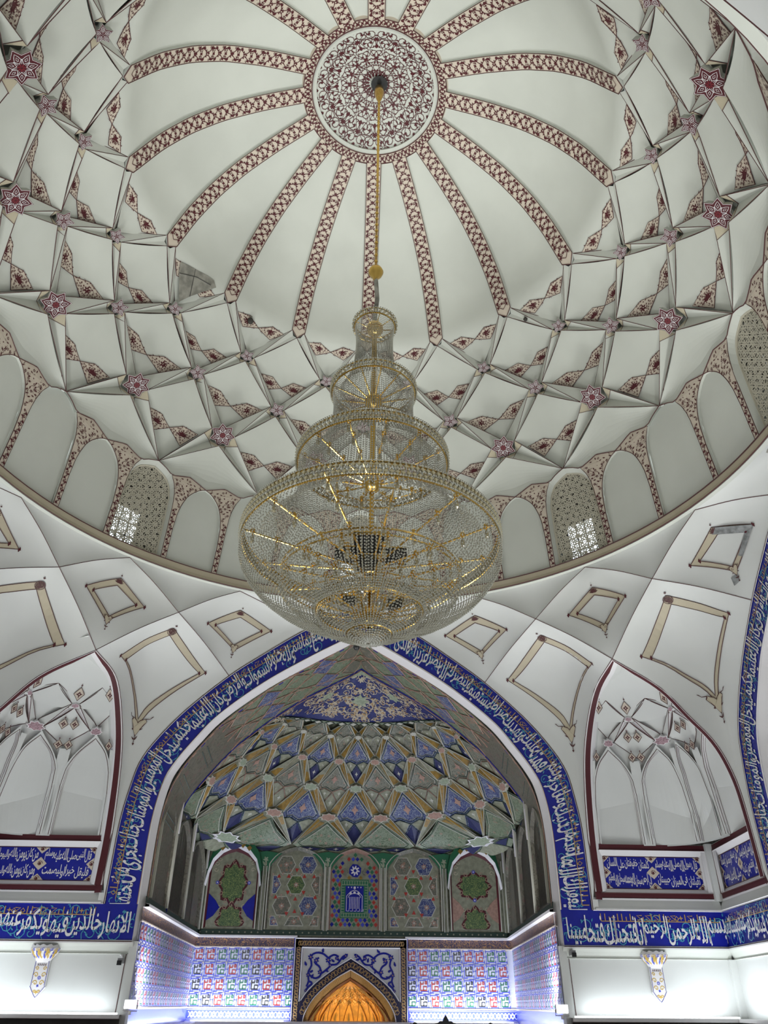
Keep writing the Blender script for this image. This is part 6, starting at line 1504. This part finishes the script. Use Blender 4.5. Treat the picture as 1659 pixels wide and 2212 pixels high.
def bracket(x, label):
    r = empty('wall_sconce', (x, 6.64, .06), label, 'sconce', 'painted plaster sconces on the lower walls'); mb = MB()
    G = lambda px, pz, d: np.stack(np.broadcast_arrays(np.asarray(px, float), -np.asarray(d, float), np.asarray(pz, float)), -1)
    tw = np.array([0, -1., 0])
    plate = np.array([(-.115, .52), (.115, .52), (.115, .18), (.125, .16), (.09, .11), (.06, .07), (.03, .03), (0, 0), (-.03, .03), (-.06, .07), (-.09, .11), (-.125, .16), (-.115, .18)])
    n = len(plate); c = G([0], [.3], .035); mb.add(np.vstack([G(plate[:, 0], plate[:, 1], .035), c]), [(i, (i + 1) % n, n) for i in range(n)], WHT); cl = np.vstack([plate, plate[:1]])
    strip(mb, G(cl[:, 0], cl[:, 1], .035), G(cl[:, 0], cl[:, 1], 0), WHT); o = mb.build('back_plate', r)
    m = MB(); tube(m, G(cl[:, 0] * .93, .02 + cl[:, 1] * .95, .038), .004, BLU, 4); q = Motif()
    for s in (1, -1):
        for (x_, z_, rr) in ((.06, .33, .04), (.05, .22, .04), (.06, .42, .03), (.03, .1, .025)): q.spiral((s * x_, z_), 0 if s > 0 else pi, rr, s * 1.1, .012, mat('ochre_paint', (.55, .36, .06), .5), 10)
    q.flower((0, .29), .03, KBLU, WHT, 6); q.flower((0, .18), .022, KBLU, None, 4); q.star((0, .09), .03, .012, 4, MATS['ochre_paint'])
    for j in range(5): q.poly([(-.07 + j * .03, .46), (-.05 + j * .03, .46), (-.055 + j * .03, .50)], LINE)
    q.emit(m, lambda a, b: G(a, b, .037), toward=tw); m.build('painted_scrollwork', o, kind='stuff')
    m = MB(); A = np.linspace(-pi / 2, pi / 2, 13); sc = 1 + .07 * np.cos(np.arange(13) * pi)
    for (r0, z0), (r1, z1) in zip([(.10, .50), (.13, .55), (.20, .62), (.24, .70)], [(.13, .55), (.20, .62), (.24, .70), (.22, .75)]):
        strip(m, G(r0 * np.sin(A), z0 + 0 * A, r0 * np.cos(A) * .8), G(r1 * np.sin(A) * (sc if z1 > .7 else 1), z1 + 0 * A + (.015 * (sc - 1) * 10 if z1 > .7 else 0), r1 * np.cos(A) * .8), WHT)
    cap = m.build('flared_capital', r, smooth=True)
    m = MB()
    for i, a in enumerate(np.linspace(-1.3, 1.3, 9)):
        q = Motif(); q.leaf((0, .55), pi / 2 + .2, .12, KBLU if i % 2 else MATS['ochre_paint'], .35, 0); q.leaf((.0, .58), pi / 2 - .4, .13, MATS['ochre_paint'] if i % 2 else WHT, .3, 0)
        for s in (1, -1): q.spiral((s * .02, .68), 1, .025, s, .008, MATS['ochre_paint'] if i % 2 else KBLU, 8)
        q.emit(m, lambda u, z: G(np.interp(z, [.5, .55, .62, .70, .75], [.105, .135, .205, .245, .225]) * np.sin(a + u * 4), z, np.interp(z, [.5, .55, .62, .70, .75], [.105, .135, .205, .245, .225]) * .8 * np.cos(a + u * 4) + .004), toward=tw)
    m.build('painted_leaves', cap, kind='stuff'); return r
bracket(-5.04, 'white plaster sconce with blue and ochre painting on the left white wall')
bracket(5.19, 'white plaster sconce with blue and ochre painting on the right white wall')
def cctv(x, z, s, label):
    r = empty('security_camera', (x, 6.55, z), label, 'camera', 'security cameras under the cove'); mb = MB()
    box(mb, -.035, .035, -.11, .10, -.04, .03, GREY); mb.build('housing', r); mb = MB(); box(mb, -.036, .036, -.13, -.10, -.07, -.005, BLACK); lathe(mb, [(0, -.045), (.02, -.045)], GLASS, 10, (0, -.131, 0)); mb.build('lens_hood', r)
    mb = MB(); tube(mb, [(0, .06, .03), (s * .03, .11, .07)], .014, WHT, 6); lathe(mb, [(0, .07), (.035, .07), (.035, .085), (0, .085)], WHT, 10, (s * .03, .11, 0)); mb.build('bracket', r)
cctv(-3.76, .60, -1, 'small dark security camera at the right end of the left white wall'); cctv(3.76, .78, 1, 'small dark security camera at the left end of the right white wall')
def flood(x, z, label):
    r = empty('floodlight', (x, 6.50, z), label, 'floodlight', 'floodlights on the dado ledge'); mb = MB()
    box(mb, -.10, .10, -.03, .04, .05, .17, WHT); mb.build('lamp_housing', r); mb = MB(); mb.add([(-.09, -.034, .055), (.09, -.034, .055), (.09, -.034, .165), (-.09, -.034, .165)], [(0, 1, 2, 3)], LED); mb.build('lit_glass', r)
    mb = MB(); tube(mb, [(-.11, 0, .1), (-.11, 0, .02), (.11, 0, .02), (.11, 0, .1)], .009, WHT, 5); tube(mb, [(0, 0, .02), (0, 0, -.03)], .025, WHT, 8); mb.build('yoke', r)
flood(-3.48, -.11, 'white floodlight on the ledge at the left foot of the big arch'); flood(3.47, -.13, 'white floodlight on the ledge at the right foot of the big arch')
# lit strips lying on the dado ledges
def ledstrip(P, label):
    mb = MB(); tube(mb, P, .012, LEDS, 5); o = mb.build('light_strip'); tag(o, label, 'light strip', 'glowing strips on the ledges')
ledstrip([(-6.4, 6.46, -.125), (-5.3, 6.47, -.12), (-4.4, 6.46, -.125), (-3.66, 6.46, -.125)], 'glowing white strip on the ledge below the left white wall')
ledstrip([(3.66, 6.46, -.125), (5.0, 6.46, -.12), (6.4, 6.46, -.125)], 'glowing white strip on the ledge below the right white wall')
ledstrip([(-3.55, 13.18, -.31), (-1.4, 13.18, -.31)], 'glowing strip at the foot of the tiled wall left of the amber niche')
ledstrip([(1.65, 13.18, -.31), (4.0, 13.18, -.31)], 'glowing strip at the foot of the tiled wall right of the amber niche')
# carved crest of a stand rising from below the frame, silhouetted against the tiles
def crest():
    r = empty('carved_stand', (1.42, 5.4, -1.7), 'black carved crest of a stand silhouetted at the bottom edge right of the amber niche', 'stand'); z0 = 1.42
    def slab(P, name, y=.03):
        mb = MB(); P = np.array(P, float); n = len(P); V = np.array([(p[0], s * y, p[1]) for s in (-1, 1) for p in P]); mb.add(V, [tuple(range(n)), tuple(range(2 * n - 1, n - 1, -1))] + [(i, (i + 1) % n, n + (i + 1) % n, n + i) for i in range(n)], BLACK); return mb.build(name, r)
    h = [(.26, -.05), (.25, .02), (.20, .03), (.17, .06), (.12, .08), (.08, .10), (.045, .10), (.03, .13), (.02, .15), (0, .175)]
    slab([(x, z0 + z) for x, z in h] + [(-x, z0 + z) for x, z in h[::-1][1:]], 'crest')
    for x, zt in ((-.52, .0), (.58, -.0), (.67, .02), (-.46, .02)):
        mb = MB(); lathe(mb, [(.028, -.25), (.03, -.05), (.045, -.02), (.03, .0), (.045, .03), (.03, .055), (0, .07)], BLACK, 12, (x, 0, z0 + zt)); mb.build('finial', r, smooth=True)
    mb = MB(); box(mb, -.7, .75, -.03, .03, 0, z0 - .2, BLACK); mb.build('stand_body', r)
crest()
